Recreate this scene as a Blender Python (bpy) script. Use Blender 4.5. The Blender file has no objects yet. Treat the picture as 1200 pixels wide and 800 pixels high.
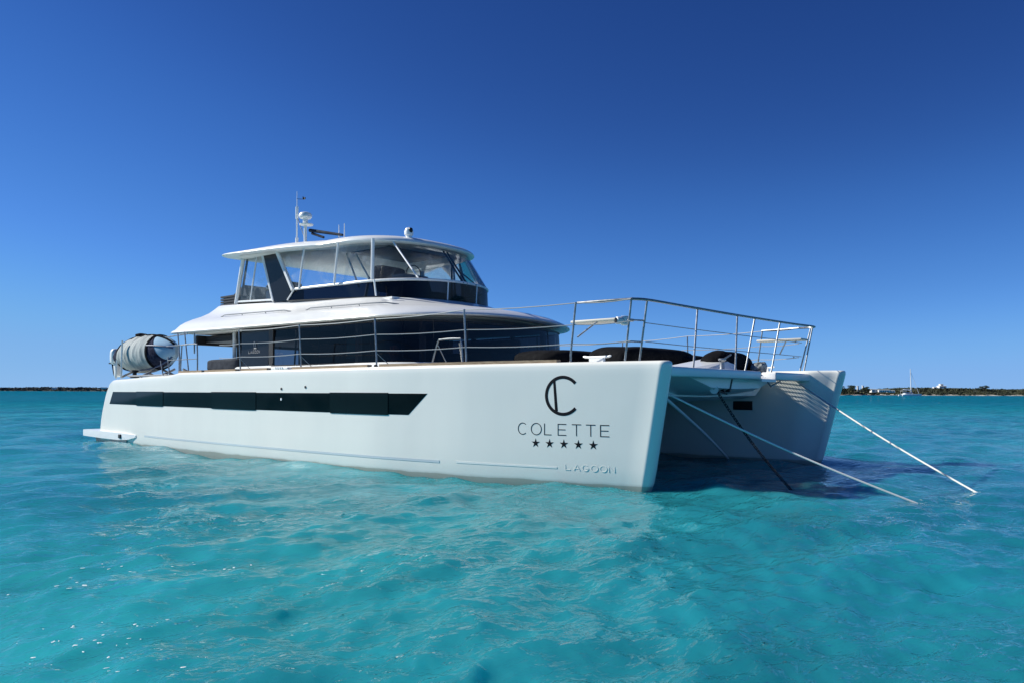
import bpy, bmesh, math, random
import numpy as np
from mathutils import Vector, Matrix, Euler

random.seed(7)
RNG = np.random.default_rng(11)
SC = bpy.context.scene
COL = SC.collection
R = math.radians

# ------------------------------------------------------------------ camera
# world frame = the big yacht's own frame: x to its bow, y to its port side, z up,
# origin at the waterline midway between the bows (metres)
CAM = (6.5, -14.85, 1.631)
cam_d = bpy.data.cameras.new('camera')
cam = bpy.data.objects.new('camera', cam_d)
COL.objects.link(cam)
cam_d.sensor_width = 36.0
cam_d.lens = 27.0
cam_d.shift_y = 0.0493
cam_d.clip_start = 0.1
cam_d.clip_end = 30000
YAW = math.atan2(.754, -.657) - math.pi / 2
cam.location = CAM
cam.rotation_euler = (Matrix.Rotation(YAW, 4, 'Z') @ Matrix.Rotation(math.pi / 2, 4, 'X') @ Matrix.Rotation(R(0.22), 4, 'Z')).to_euler()
SC.camera = cam

# ------------------------------------------------------------------ sky and sun
SUN_TO = Vector((-2.4, -1.4, 1.96)).normalized()
SUN_EL = math.asin(SUN_TO.z)
SUN_ROT = math.atan2(SUN_TO.x, SUN_TO.y)
W = bpy.data.worlds.new('World')
SC.world = W
W.use_nodes = True
wn = W.node_tree.nodes
wl = W.node_tree.links
wn.clear()
w_out = wn.new('ShaderNodeOutputWorld')
w_bg = wn.new('ShaderNodeBackground')
w_sky = wn.new('ShaderNodeTexSky')
w_sky.sky_type = 'NISHITA'
w_sky.sun_disc = False
w_sky.sun_elevation = SUN_EL
w_sky.sun_rotation = SUN_ROT
w_sky.altitude = 4000
w_sky.air_density = 1.0
w_sky.dust_density = 0.0
w_sky.ozone_density = 3.0
w_dn = wn.new('ShaderNodeVectorMath'); w_dn.operation = 'SCALE'; w_dn.inputs['Scale'].default_value = .1
w_up = wn.new('ShaderNodeVectorMath'); w_up.operation = 'SCALE'; w_up.inputs['Scale'].default_value = 10
w_cur = wn.new('ShaderNodeRGBCurve')          # deep polarised blue of a dry trade-wind sky
w_cur.mapping.extend = 'HORIZONTAL'
for ch, pts in enumerate(([(0, 0), (.079, .018), (.122, .040), (.178, .072), (.349, .16), (.62, .215), (1, .26)],
                          [(0, 0), (.144, .068), (.219, .142), (.312, .226), (.53, .375), (.7, .405), (.853, .43), (1, .46)],
                          [(0, 0), (.297, .275), (.418, .455), (.54, .6), (.694, .735), (.963, .735), (1, .735)])):
    c = w_cur.mapping.curves[ch]
    c.points[0].location = pts[0]; c.points[1].location = pts[-1]
    for p in pts[1:-1]: c.points.new(*p)
w_cur.mapping.update()
w_bg.inputs['Strength'].default_value = 0.092
wl.new(w_sky.outputs[0], w_dn.inputs[0]); wl.new(w_dn.outputs[0], w_cur.inputs['Color']); wl.new(w_cur.outputs[0], w_up.inputs[0])
wl.new(w_up.outputs[0], w_bg.inputs['Color'])
wl.new(w_bg.outputs[0], w_out.inputs['Surface'])

sun_d = bpy.data.lights.new('sun', 'SUN')
sun_d.energy = 5.0
sun_d.angle = R(0.53)
sun_d.color = (1.0, 0.98, 0.9)
sun = bpy.data.objects.new('sun', sun_d)
COL.objects.link(sun)
sun.rotation_euler = SUN_TO.to_track_quat('Z', 'Y').to_euler()
sun.location = (-40, -20, 40)

SC.view_settings.view_transform = 'Standard'
SC.view_settings.look = 'None'
SC.view_settings.exposure = 0.28
SC.view_settings.gamma = 1.0
SC.view_settings.use_curve_mapping = False
SC.cycles.use_denoising = True
SC.cycles.max_bounces = 8
SC.cycles.transparent_max_bounces = 16
SC.cycles.caustics_reflective = False
SC.cycles.sample_clamp_indirect = 6
SC.cycles.caustics_refractive = False

# ------------------------------------------------------------------ materials
def mat(name, color=(.8, .8, .8), rough=.5, metal=0.0, spec=.5, ior=None, coat=0.0):
    m = bpy.data.materials.new(name)
    m.use_nodes = True
    b = m.node_tree.nodes['Principled BSDF']
    b.inputs['Base Color'].default_value = (*color, 1)
    b.inputs['Roughness'].default_value = rough
    b.inputs['Metallic'].default_value = metal
    b.inputs['Specular IOR Level'].default_value = spec
    if ior: b.inputs['IOR'].default_value = ior
    if coat:
        b.inputs['Coat Weight'].default_value = coat
        b.inputs['Coat Roughness'].default_value = .04
    return m

def nodes(m):
    return m.node_tree.nodes, m.node_tree.links, m.node_tree.nodes['Principled BSDF']

def add_noise(m, scale, c0, c1, lo=.35, hi=.65, detail=5, stretch=(1, 1, 1), bump=0.0, bump_scale=None, rough_var=0.0, dist=.02):
    n, l, b = nodes(m)
    tc = n.new('ShaderNodeTexCoord')
    mp = n.new('ShaderNodeMapping'); mp.inputs['Scale'].default_value = stretch
    l.new(tc.outputs['Object'], mp.inputs['Vector'])
    t = n.new('ShaderNodeTexNoise'); t.inputs['Scale'].default_value = scale; t.inputs['Detail'].default_value = detail
    l.new(mp.outputs[0], t.inputs['Vector'])
    r = n.new('ShaderNodeValToRGB')
    r.color_ramp.elements[0].position = lo; r.color_ramp.elements[0].color = (*c0, 1)
    r.color_ramp.elements[1].position = hi; r.color_ramp.elements[1].color = (*c1, 1)
    l.new(t.outputs['Fac'], r.inputs['Fac'])
    l.new(r.outputs['Color'], b.inputs['Base Color'])
    if rough_var:
        base = b.inputs['Roughness'].default_value
        mr = n.new('ShaderNodeMapRange')
        mr.inputs['To Min'].default_value = max(0, base - rough_var); mr.inputs['To Max'].default_value = base + rough_var
        l.new(t.outputs['Fac'], mr.inputs['Value']); l.new(mr.outputs[0], b.inputs['Roughness'])
    if bump:
        t2 = n.new('ShaderNodeTexNoise'); t2.inputs['Scale'].default_value = bump_scale or scale * 4; t2.inputs['Detail'].default_value = 4
        l.new(mp.outputs[0], t2.inputs['Vector'])
        bp = n.new('ShaderNodeBump'); bp.inputs['Strength'].default_value = bump; bp.inputs['Distance'].default_value = dist
        l.new(t2.outputs['Fac'], bp.inputs['Height']); l.new(bp.outputs[0], b.inputs['Normal'])
    return t, r

M = {}
# glossy white gelcoat of the hulls, stained faintly along the waterline
m = M['gelcoat'] = mat('hull_gelcoat', (.8, .82, .82), .25, coat=.2)
n, l, b = nodes(m)
geo = n.new('ShaderNodeNewGeometry')
sep = n.new('ShaderNodeSeparateXYZ'); l.new(geo.outputs['Position'], sep.inputs[0])
nz = n.new('ShaderNodeTexNoise'); nz.inputs['Scale'].default_value = 1.3; nz.inputs['Detail'].default_value = 6
tc = n.new('ShaderNodeTexCoord'); l.new(tc.outputs['Object'], nz.inputs['Vector'])
add = n.new('ShaderNodeMath'); add.operation = 'MULTIPLY_ADD'; add.inputs[1].default_value = -.10; l.new(nz.outputs['Fac'], add.inputs[0]); l.new(sep.outputs['Z'], add.inputs[2])
rp = n.new('ShaderNodeValToRGB')
e = rp.color_ramp.elements
e[0].position = 0.0; e[0].color = (.42, .40, .34, 1)
e[1].position = .012; e[1].color = (.66, .65, .59, 1)
x = e.new(.05); x.color = (.81, .80, .735, 1)
x = e.new(.6); x.color = (.85, .835, .765, 1)
l.new(add.outputs[0], rp.inputs['Fac'])
st = n.new('ShaderNodeTexNoise'); st.inputs['Scale'].default_value = 2.2; st.inputs['Detail'].default_value = 5
mp = n.new('ShaderNodeMapping'); mp.inputs['Scale'].default_value = (.8, .8, .22); l.new(tc.outputs['Object'], mp.inputs[0]); l.new(mp.outputs[0], st.inputs['Vector'])
mrr = n.new('ShaderNodeMapRange'); mrr.inputs['From Min'].default_value = .3; mrr.inputs['From Max'].default_value = .7; mrr.inputs['To Min'].default_value = .975; mrr.inputs['To Max'].default_value = 1.01
l.new(st.outputs['Fac'], mrr.inputs['Value'])
mul = n.new('ShaderNodeMix'); mul.data_type = 'RGBA'; mul.blend_type = 'MULTIPLY'; mul.inputs['Factor'].default_value = 1
l.new(rp.outputs[0], mul.inputs['A']); l.new(mrr.outputs[0], mul.inputs['B']); l.new(mul.outputs['Result'], b.inputs['Base Color'])
wv = n.new('ShaderNodeTexNoise'); wv.inputs['Scale'].default_value = .9; wv.inputs['Detail'].default_value = 1
l.new(tc.outputs['Object'], wv.inputs['Vector'])
bp = n.new('ShaderNodeBump'); bp.inputs['Strength'].default_value = .12; bp.inputs['Distance'].default_value = .06
l.new(wv.outputs['Fac'], bp.inputs['Height']); l.new(bp.outputs[0], b.inputs['Normal'])

m = M['white'] = mat('white_gelcoat', (.82, .83, .82), .3, coat=.15)
add_noise(m, 1.1, (.78, .79, .78), (.84, .845, .84), bump=.06, bump_scale=1.6, dist=.04)
m = M['deck'] = mat('nonskid_deck', (.72, .72, .69), .65)
add_noise(m, 3, (.66, .66, .63), (.76, .76, .73), bump=.3, bump_scale=160, dist=.002)
m = M['soffit'] = mat('soffit_panel', (.72, .73, .7), .5)
add_noise(m, 2, (.69, .7, .67), (.75, .76, .73))
m = M['teak'] = mat('teak', (.34, .23, .14), .6)
add_noise(m, 9, (.26, .17, .1), (.42, .3, .19), stretch=(.25, 4, 4), bump=.15, bump_scale=30, dist=.003)
m = M['steel'] = mat('stainless_steel', (.3, .31, .32), .45, metal=1)
add_noise(m, 14, (.24, .25, .26), (.36, .37, .38), rough_var=.08)
m = M['wire'] = mat('rail_wire', (.34, .35, .36), .55, metal=.0)
m = M['white_metal'] = mat('white_painted_metal', (.8, .81, .8), .35)
m = M['black_gloss'] = mat('black_gloss_panel', (.010, .011, .015), .22, spec=.25)
m = M['hullglass'] = mat('hull_window_glass', (.004, .01, .012), .07, spec=.14)
add_noise(m, 1.8, (.002, .005, .006), (.005, .009, .010), rough_var=.02, bump=.04, bump_scale=1.1, dist=.03)
m = M['portglass'] = mat('opening_port_glass', (.006, .011, .012), .06, spec=.2)
m = M['black'] = mat('black_plastic', (.012, .012, .013), .5)
m = M['cover'] = mat('black_canvas_cover', (.018, .018, .02), .85, spec=.08)
add_noise(m, 5, (.005, .005, .006), (.011, .011, .012), bump=.7, bump_scale=9, dist=.03)
m = M['cushion'] = mat('dark_blue_grey_cushion', (.03, .036, .05), .8, spec=.1)
add_noise(m, 6, (.022, .027, .038), (.042, .05, .066), bump=.4, bump_scale=10, dist=.02)
m = M['canvas'] = mat('grey_canvas', (.5, .52, .5), .9, spec=.1)
add_noise(m, 2.2, (.3, .325, .325), (.5, .525, .51), stretch=(3, 1, .4), bump=.5, bump_scale=7, dist=.03)
m = M['strap'] = mat('black_webbing', (.01, .01, .012), .9, spec=.04)
m = M['mesh'] = mat('dark_mesh_fabric', (.03, .032, .045), .9, spec=.06)
add_noise(m, 9, (.012, .014, .03), (.04, .045, .08))
m = M['paleblue'] = mat('pale_blue_tube', (.3, .46, .6), .75, spec=.15)
add_noise(m, 1.4, (.25, .42, .57), (.36, .52, .66))
m = M['bluerim'] = mat('dark_blue_rim', (.02, .06, .16), .45)
m = M['seat'] = mat('cream_seat', (.6, .57, .5), .55)
m = M['grey'] = mat('grey_plastic', (.25, .26, .27), .5)
m = M['stripe'] = mat('grey_blue_stripe', (.5, .57, .6), .4)
M['stripe2'] = mat('faded_stripe', (.77, .785, .745), .4)
m = M['ink'] = mat('black_lettering', (.004, .005, .009), .6, spec=.15)
m = M['emboss'] = mat('raised_lettering', (.79, .785, .73), .35)
m = M['paleink'] = mat('pale_lettering', (.5, .5, .5), .5)
m = M['chain'] = mat('rusty_chain', (.03, .03, .032), .6, metal=.5)
add_noise(m, 20, (.018, .017, .016), (.06, .055, .05))
m = M['rope'] = mat('white_rope', (.72, .72, .69), .9)
n, l, b = nodes(m)
wv = n.new('ShaderNodeTexWave'); wv.inputs['Scale'].default_value = 22; wv.bands_direction = 'DIAGONAL'
tc = n.new('ShaderNodeTexCoord'); l.new(tc.outputs['Object'], wv.inputs['Vector'])
bp = n.new('ShaderNodeBump'); bp.inputs['Strength'].default_value = .5; bp.inputs['Distance'].default_value = .006
l.new(wv.outputs['Fac'], bp.inputs['Height']); l.new(bp.outputs[0], b.inputs['Normal'])
m = M['wood'] = mat('salon_joinery', (.16, .1, .06), .5)
m = M['interior'] = mat('salon_interior', (.3, .29, .27), .6)
m = M['orange'] = mat('orange_cloth', (.35, .12, .05), .7)
m = M['tealart'] = mat('teal_picture', (.12, .32, .33), .4)
m = M['silver'] = mat('crumpled_silver_cover', (.3, .32, .31), .5)
add_noise(m, 11, (.05, .055, .055), (.32, .34, .33), bump=1, bump_scale=14, dist=.04)

def glass(name, tint, dirt=0.0, rough=.02, base=(.01, .012, .02), opaq=.0, refl=1.0):
    """thin pane: tinted see-through + fresnel mirror + a film of salt and scratches"""
    m = bpy.data.materials.new(name); m.use_nodes = True
    n = m.node_tree.nodes; l = m.node_tree.links; n.clear()
    out = n.new('ShaderNodeOutputMaterial')
    tr = n.new('ShaderNodeBsdfTransparent'); tr.inputs[0].default_value = (*tint, 1)
    gl = n.new('ShaderNodeBsdfGlossy'); gl.inputs['Roughness'].default_value = rough
    fr = n.new('ShaderNodeFresnel'); fr.inputs['IOR'].default_value = 1.5
    fm = n.new('ShaderNodeMath'); fm.operation = 'MULTIPLY'; fm.inputs[1].default_value = refl; l.new(fr.outputs[0], fm.inputs[0])
    mx = n.new('ShaderNodeMixShader'); l.new(fm.outputs[0], mx.inputs[0])
    df = n.new('ShaderNodeBsdfDiffuse'); df.inputs[0].default_value = (*base, 1)
    mx2 = n.new('ShaderNodeMixShader')
    tc = n.new('ShaderNodeTexCoord')
    if dirt:
        t = n.new('ShaderNodeTexNoise'); t.inputs['Scale'].default_value = 1.5; t.inputs['Detail'].default_value = 9; t.inputs['Roughness'].default_value = .68
        t.inputs['Distortion'].default_value = 1.2
        l.new(tc.outputs['Object'], t.inputs['Vector'])
        mr = n.new('ShaderNodeMapRange'); mr.inputs['From Min'].default_value = .5; mr.inputs['From Max'].default_value = .82
        mr.inputs['To Min'].default_value = opaq; mr.inputs['To Max'].default_value = dirt
        l.new(t.outputs['Fac'], mr.inputs['Value']); l.new(mr.outputs[0], mx2.inputs[0])
    else:
        mx2.inputs[0].default_value = opaq
    l.new(tr.outputs[0], mx2.inputs[1]); l.new(df.outputs[0], mx2.inputs[2])
    l.new(mx2.outputs[0], mx.inputs[1]); l.new(gl.outputs[0], mx.inputs[2])
    l.new(mx.outputs[0], out.inputs['Surface'])
    return m
M['tint'] = glass('tinted_window_glass', (.2, .21, .25), opaq=.12, base=(.006, .007, .012), rough=.03, refl=.55)
M['screen'] = glass('dark_windscreen_glass', (.035, .04, .06), opaq=.3, base=(.008, .01, .018), rough=.03, refl=.5)
M['clear'] = glass('clear_vinyl', (.86, .9, .92), dirt=.5, rough=.08, base=(.62, .68, .7), opaq=.05, refl=.9)

# ------------------------------------------------------------------ mesh helpers
class MB:
    def __init__(s): s.v = []; s.f = []
    def add(s, verts, faces):
        o = len(s.v); s.v += [tuple(float(c) for c in p) for p in verts]
        s.f += [tuple(i + o for i in f) for f in faces]
    def box(s, c, d, rot=None, taper=1.0, bev=0.0):
        hx, hy, hz = d[0] / 2, d[1] / 2, d[2] / 2
        mt = rot.to_matrix() if rot is not None else Matrix.Identity(3)
        if bev <= 0:
            pts = [(-hx, -hy, -hz), (hx, -hy, -hz), (hx, hy, -hz), (-hx, hy, -hz)] + [(x * taper, y * taper, hz) for x, y in ((-hx, -hy), (hx, -hy), (hx, hy), (-hx, hy))]
            s.add([mt @ Vector(p) + Vector(c) for p in pts], [(3, 2, 1, 0), (4, 5, 6, 7), (0, 1, 5, 4), (1, 2, 6, 5), (2, 3, 7, 6), (3, 0, 4, 7)])
        else:
            bm = bmesh.new(); bmesh.ops.create_cube(bm, size=1)
            for v in bm.verts: v.co = Vector((v.co.x * d[0], v.co.y * d[1], v.co.z * d[2]))
            bmesh.ops.bevel(bm, geom=bm.edges[:] + bm.verts[:], offset=bev, segments=3, profile=.5, affect='EDGES')
            bm.verts.index_update()
            s.add([mt @ v.co + Vector(c) for v in bm.verts], [[v.index for v in f.verts] for f in bm.faces]); bm.free()
    def tube(s, pts, r, n=8, caps=True):
        pts = [Vector(p) for p in pts]; k = len(pts)
        rr = r if isinstance(r, (list, tuple)) else [r] * k
        rings = []
        up = None
        for i, p in enumerate(pts):
            t = (pts[min(i + 1, k - 1)] - pts[max(i - 1, 0)]).normalized()
            if up is None:
                a = Vector((0, 0, 1)) if abs(t.z) < .9 else Vector((1, 0, 0))
                up = (a - t * a.dot(t)).normalized()
            else:
                up = (up - t * up.dot(t)).normalized()
            sd = t.cross(up)
            rings.append([p + (up * math.cos(2 * math.pi * j / n) + sd * math.sin(2 * math.pi * j / n)) * rr[i] for j in range(n)])
        vs = [q for ring in rings for q in ring]
        fs = []
        for i in range(k - 1):
            for j in range(n):
                a, b2 = i * n + j, i * n + (j + 1) % n
                fs.append((a, b2, b2 + n, a + n))
        if caps: fs += [tuple(range(n))[::-1], tuple((k - 1) * n + j for j in range(n))]
        s.add(vs, fs)
    def loft(s, loops, cap0=False, cap1=False, closed=True):
        k = len(loops); n = len(loops[0])
        vs = [p for lp in loops for p in lp]; fs = []
        for i in range(k - 1):
            for j in range(n if closed else n - 1):
                a, b2 = i * n + j, i * n + (j + 1) % n
                fs.append((a, b2, b2 + n, a + n))
        if cap0: fs.append(tuple(range(n))[::-1])
        if cap1: fs.append(tuple((k - 1) * n + j for j in range(n)))
        s.add(vs, fs)
    def lathe(s, c, prof, n=20, axis=(0, 0, 1)):
        q = Vector((0, 0, 1)).rotation_difference(Vector(axis))
        loops = [[q @ Vector((r * math.cos(2 * math.pi * j / n), r * math.sin(2 * math.pi * j / n), z)) + Vector(c) for j in range(n)] for r, z in prof]
        s.loft(loops, True, True)
    def blob(s, c, d, e1=.6, e2=.6, rot=0, nu=40, nv=24, wob=.0, seed=0, flat=True):
        """rounded soft block (superellipsoid) with sagging wrinkles"""
        rg = np.random.default_rng(seed); ph = rg.random((6, 4)) * 6.28
        def pw(v, e): return math.copysign(abs(v) ** e, v)
        loops = []
        cr, sr = math.cos(rot), math.sin(rot)
        for i in range(nv + 1):
            a = -math.pi / 2 + math.pi * i / nv
            lp = []
            for j in range(nu):
                t = 2 * math.pi * j / nu
                x = pw(math.cos(a), e1) * pw(math.cos(t), e2); y = pw(math.cos(a), e1) * pw(math.sin(t), e2); z = pw(math.sin(a), e1)
                w = 1 + wob * sum(math.sin(3.1 * (k + 1) * .6 * x + ph[k, 0]) * math.sin(2.7 * (k + 1) * .6 * y + ph[k, 1]) * math.cos(2 * z + ph[k, 2]) / (k * .6 + 1) for k in range(6)) / 2
                x, y, z = x * w * d[0] / 2, y * w * d[1] / 2, z * w * d[2] / 2
                lp.append((c[0] + x * cr - y * sr, c[1] + x * sr + y * cr, c[2] + z))
            loops.append(lp)
        s.loft(loops, True, True)
    def build(s, name, material, parent=None, smooth=35, kind=None):
        me = bpy.data.meshes.new(name)
        me.from_pydata(s.v, [], s.f); me.update()
        bm = bmesh.new(); bm.from_mesh(me); bmesh.ops.recalc_face_normals(bm, faces=bm.faces); bm.to_mesh(me); bm.free()
        if smooth:
            me.shade_smooth(); me.set_sharp_from_angle(angle=R(smooth))
        me.materials.append(material)
        o = bpy.data.objects.new(name, me); COL.objects.link(o)
        if parent is not None: o.parent = parent
        if kind: o['kind'] = kind
        return o

def empty(name, label, cat, loc=(0, 0, 0), rz=0, group=None):
    o = bpy.data.objects.new(name, None); COL.objects.link(o)
    o.location = loc; o.rotation_euler = (0, 0, rz); o.empty_display_size = .2
    o['label'] = label; o['category'] = cat
    if group: o['group'] = group
    return o
def tag(o, label, cat, group=None):
    o['label'] = label; o['category'] = cat
    if group: o['group'] = group
    return o
def curve_pts(pts, n=8):
    """Catmull-Rom through the points"""
    P = [np.array(p, float) for p in pts]; P = [2 * P[0] - P[1]] + P + [2 * P[-1] - P[-2]]
    out = []
    for i in range(1, len(P) - 2):
        for k in range(n):
            t = k / n
            out.append(.5 * (2 * P[i] + (P[i + 1] - P[i - 1]) * t + (2 * P[i - 1] - 5 * P[i] + 4 * P[i + 1] - P[i + 2]) * t * t + (3 * P[i] - P[i - 1] - 3 * P[i + 1] + P[i + 2]) * t ** 3))
    out.append(P[-2]); return out
def sstep(a, b, x):
    t = np.clip((np.asarray(x, float) - a) / (b - a), 0, 1); return t * t * (3 - 2 * t)

# ------------------------------------------------------------------ the sea
CX, CY, CZ = CAM
def make_sea():
    view = math.atan2(.754, -.657)
    fine = np.arange(-R(52), R(52), R(.125))
    coarse = np.arange(R(52), 2 * math.pi - R(52), R(2.0))
    ang = np.r_[fine, coarse] + view
    rows = list(np.geomspace(.6, 2.4, 14))
    r = 2.4
    while r < 9000:
        rows.append(r)
        dr = r * r * .85 / 1252
        if r < 130: dr = min(dr, .22)
        else: dr = min(dr, (r - 130) * .05 + .25)
        r += max(dr, .005)
    rad = np.array(rows); nr, na = len(rad), len(ang)
    dr = np.gradient(rad); sp = np.maximum(dr, rad * R(.125))
    X = CX + rad[:, None] * np.cos(ang)[None]; Y = CY + rad[:, None] * np.sin(ang)[None]
    Z = np.zeros_like(X); DX = np.zeros_like(X); DY = np.zeros_like(X)
    rg = np.random.default_rng(5)
    # wind from ahead of the yacht; short chop in wandering groups
    lam = np.concatenate([np.geomspace(9, 2.6, 8), np.geomspace(2.4, .8, 26), np.geomspace(.75, .16, 50), np.geomspace(.155, .06, 34)])
    for L in lam:
        k = 2 * math.pi / L
        spread = .55 if L > 2.5 else .8
        th = math.pi + .35 + rg.normal() * spread
        st = .020 if L > 2.5 else (.034 if L > .8 else (.046 if L > .158 else .036))
        a = st / k * rg.uniform(.7, 1.3)
        w = np.clip((L / sp - 2.5) / 3.0, 0, 1)
        if w.max() <= 0: continue
        nrow = int(np.nonzero(w > 0)[0].max()) + 1
        x, y = X[:nrow], Y[:nrow]
        p1, p2, p3 = rg.random(3) * 6.28
        kx, ky = math.cos(th), math.sin(th)
        gl = max(L * 5, 1.6)
        env = .55 + .9 * np.clip(.5 + .5 * np.sin((x * ky - y * kx) * 2 * math.pi / gl + p2 + .8 * np.sin(x * 2 * math.pi / (gl * 1.7) + p3)) * np.sin((x * kx + y * ky) * 2 * math.pi / (gl * 1.3) + p3), 0, 1) - .2
        ph = k * (kx * x + ky * y) + p1 + .5 * np.sin((x * ky - y * kx) * 2 * math.pi / (L * 3.1) + p3)
        A = a * w[:nrow, None] * env
        Z[:nrow] += A * np.sin(ph)
        q = .4 if L > .158 else .15
        DX[:nrow] -= -q * A * kx * np.cos(ph); DY[:nrow] -= -q * A * ky * np.cos(ph)
    co = np.stack([X + DX, Y + DY, Z], -1).reshape(-1, 3).astype(np.float32)
    centre = np.array([[CX, CY, 0]], np.float32)
    co = np.vstack([co, centre])
    i = np.arange(nr - 1)[:, None] * na; j = np.arange(na)[None]; j2 = (j + 1) % na
    quads = np.stack([i + j, i + na + j, i + na + j2, i + j2], -1).reshape(-1, 4).astype(np.int32)
    tri = np.stack([np.full(na, nr * na), np.arange(na), (np.arange(na) + 1) % na], -1).astype(np.int32)
    me = bpy.data.meshes.new('sea')
    nq, nt = len(quads), len(tri)
    me.vertices.add(len(co)); me.vertices.foreach_set('co', co.ravel())
    me.loops.add(nq * 4 + nt * 3); me.loops.foreach_set('vertex_index', np.r_[quads.ravel(), tri.ravel()])
    me.polygons.add(nq + nt)
    me.polygons.foreach_set('loop_start', np.r_[np.arange(nq) * 4, nq * 4 + np.arange(nt) * 3].astype(np.int32))
    me.update(calc_edges=True); me.validate()
    me.shade_smooth()
    o = bpy.data.objects.new('sea', me); COL.objects.link(o); o['kind'] = 'structure'
    m = mat('sea_water', (.008, .22, .27), .05, ior=1.33)
    n, l, b = nodes(m)
    geo = n.new('ShaderNodeNewGeometry')
    def noise(scale, det, stretch=(1, 1, 1), rot=0, rough=.5, dist=0):
        mp = n.new('ShaderNodeMapping'); mp.inputs['Scale'].default_value = stretch; mp.inputs['Rotation'].default_value = (0, 0, rot)
        l.new(geo.outputs['Position'], mp.inputs['Vector'])
        t = n.new('ShaderNodeTexNoise'); t.inputs['Scale'].default_value = scale; t.inputs['Detail'].default_value = det; t.inputs['Roughness'].default_value = rough
        t.inputs['Distortion'].default_value = dist
        l.new(mp.outputs[0], t.inputs['Vector']); return t
    # sand and weed patches below: lighter turquoise and deeper teal
    t1 = noise(.09, 4, (1, .5, 1), .5, dist=.6)
    r1 = n.new('ShaderNodeValToRGB'); e = r1.color_ramp.elements
    e[0].position = .32; e[0].color = (.010, .178, .235, 1)
    e[1].position = .62; e[1].color = (.025, .285, .318, 1)
    l.new(t1.outputs['Fac'], r1.inputs['Fac'])
    # the bay deepens away from the sand bank where the yacht lies
    dist = n.new('ShaderNodeVectorMath'); dist.operation = 'DISTANCE'; dist.inputs[1].default_value = (4, -8, 0)
    l.new(geo.outputs['Position'], dist.inputs[0])
    mr = n.new('ShaderNodeMapRange'); mr.interpolation_type = 'SMOOTHSTEP'
    mr.inputs['From Min'].default_value = 12; mr.inputs['From Max'].default_value = 160; l.new(dist.outputs['Value'], mr.inputs['Value'])
    mx = n.new('ShaderNodeMix'); mx.data_type = 'RGBA'; l.new(mr.outputs[0], mx.inputs['Factor'])
    l.new(r1.outputs['Color'], mx.inputs['A']); mx.inputs['B'].default_value = (.001, .13, .205, 1)
    t4 = noise(.55, 5, (1, .42, 1), .4, .6, .4)
    mr4 = n.new('ShaderNodeMapRange'); mr4.inputs['From Min'].default_value = .3; mr4.inputs['From Max'].default_value = .7; mr4.inputs['To Min'].default_value = .76; mr4.inputs['To Max'].default_value = 1.2
    l.new(t4.outputs['Fac'], mr4.inputs['Value'])
    mu = n.new('ShaderNodeMix'); mu.data_type = 'RGBA'; mu.blend_type = 'MULTIPLY'; mu.inputs['Factor'].default_value = 1
    l.new(mx.outputs['Result'], mu.inputs['A']); l.new(mr4.outputs[0], mu.inputs['B'])
    # ripples too small for the mesh
    rp1 = noise(8, 3, (1, .45, 1), .35, .58, .6); rp2 = noise(.55, 5, (1, .5, 1), .35, .62)
    bp1 = n.new('ShaderNodeBump'); bp1.inputs['Strength'].default_value = 1.0; bp1.inputs['Distance'].default_value = .058
    gust = noise(.38, 3, (1, .5, 1), .6, .55, .5)          # smooth slicks between patches of wind ripple
    gm = n.new('ShaderNodeMapRange'); gm.inputs['From Min'].default_value = .36; gm.inputs['From Max'].default_value = .64; gm.inputs['To Min'].default_value = .3; gm.inputs['To Max'].default_value = 1.0
    l.new(gust.outputs['Fac'], gm.inputs['Value']); l.new(gm.outputs[0], bp1.inputs['Strength'])
    bp2 = n.new('ShaderNodeBump'); bp2.inputs['Distance'].default_value = .28
    l.new(rp1.outputs['Fac'], bp1.inputs['Height'])
    far = n.new('ShaderNodeMapRange'); far.inputs['From Min'].default_value = 25; far.inputs['From Max'].default_value = 120; far.inputs['To Min'].default_value = .1; far.inputs['To Max'].default_value = .8
    l.new(dist.outputs['Value'], far.inputs['Value']); l.new(far.outputs[0], bp2.inputs['Strength'])
    l.new(rp2.outputs['Fac'], bp2.inputs['Height']); l.new(bp1.outputs[0], bp2.inputs['Normal'])
    # mirror of the sky: fresnel, held back far off where only the wave faces turned to the viewer are seen
    df = n.new('ShaderNodeSubsurfaceScattering'); df.falloff = 'BURLEY'; df.inputs['Scale'].default_value = .45; df.inputs['Radius'].default_value = (.25, .9, 1.0); l.new(mu.outputs['Result'], df.inputs['Color'])
    gs = n.new('ShaderNodeBsdfGlossy'); gs.inputs['Roughness'].default_value = .03
    fr = n.new('ShaderNodeFresnel'); fr.inputs['IOR'].default_value = 1.33
    cap = n.new('ShaderNodeMapRange'); cap.inputs['From Min'].default_value = 8; cap.inputs['From Max'].default_value = 90; cap.inputs['To Min'].default_value = .7; cap.inputs['To Max'].default_value = .09
    l.new(dist.outputs['Value'], cap.inputs['Value'])
    mn = n.new('ShaderNodeMath'); mn.operation = 'MINIMUM'; l.new(fr.outputs[0], mn.inputs[0]); l.new(cap.outputs[0], mn.inputs[1])
    ms_ = n.new('ShaderNodeMixShader'); l.new(mn.outputs[0], ms_.inputs[0]); l.new(df.outputs[0], ms_.inputs[1]); l.new(gs.outputs[0], ms_.inputs[2])
    for q in (gs, fr): l.new(bp2.outputs[0], q.inputs['Normal'])
    # light that comes back out of the water body hardly follows the ripples of its surface
    vm = n.new('ShaderNodeMix'); vm.data_type = 'VECTOR'; vm.inputs['Factor'].default_value = .6; [i for i in vm.inputs if i.identifier == 'A_Vector'][0].default_value = (0, 0, 1)
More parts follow.
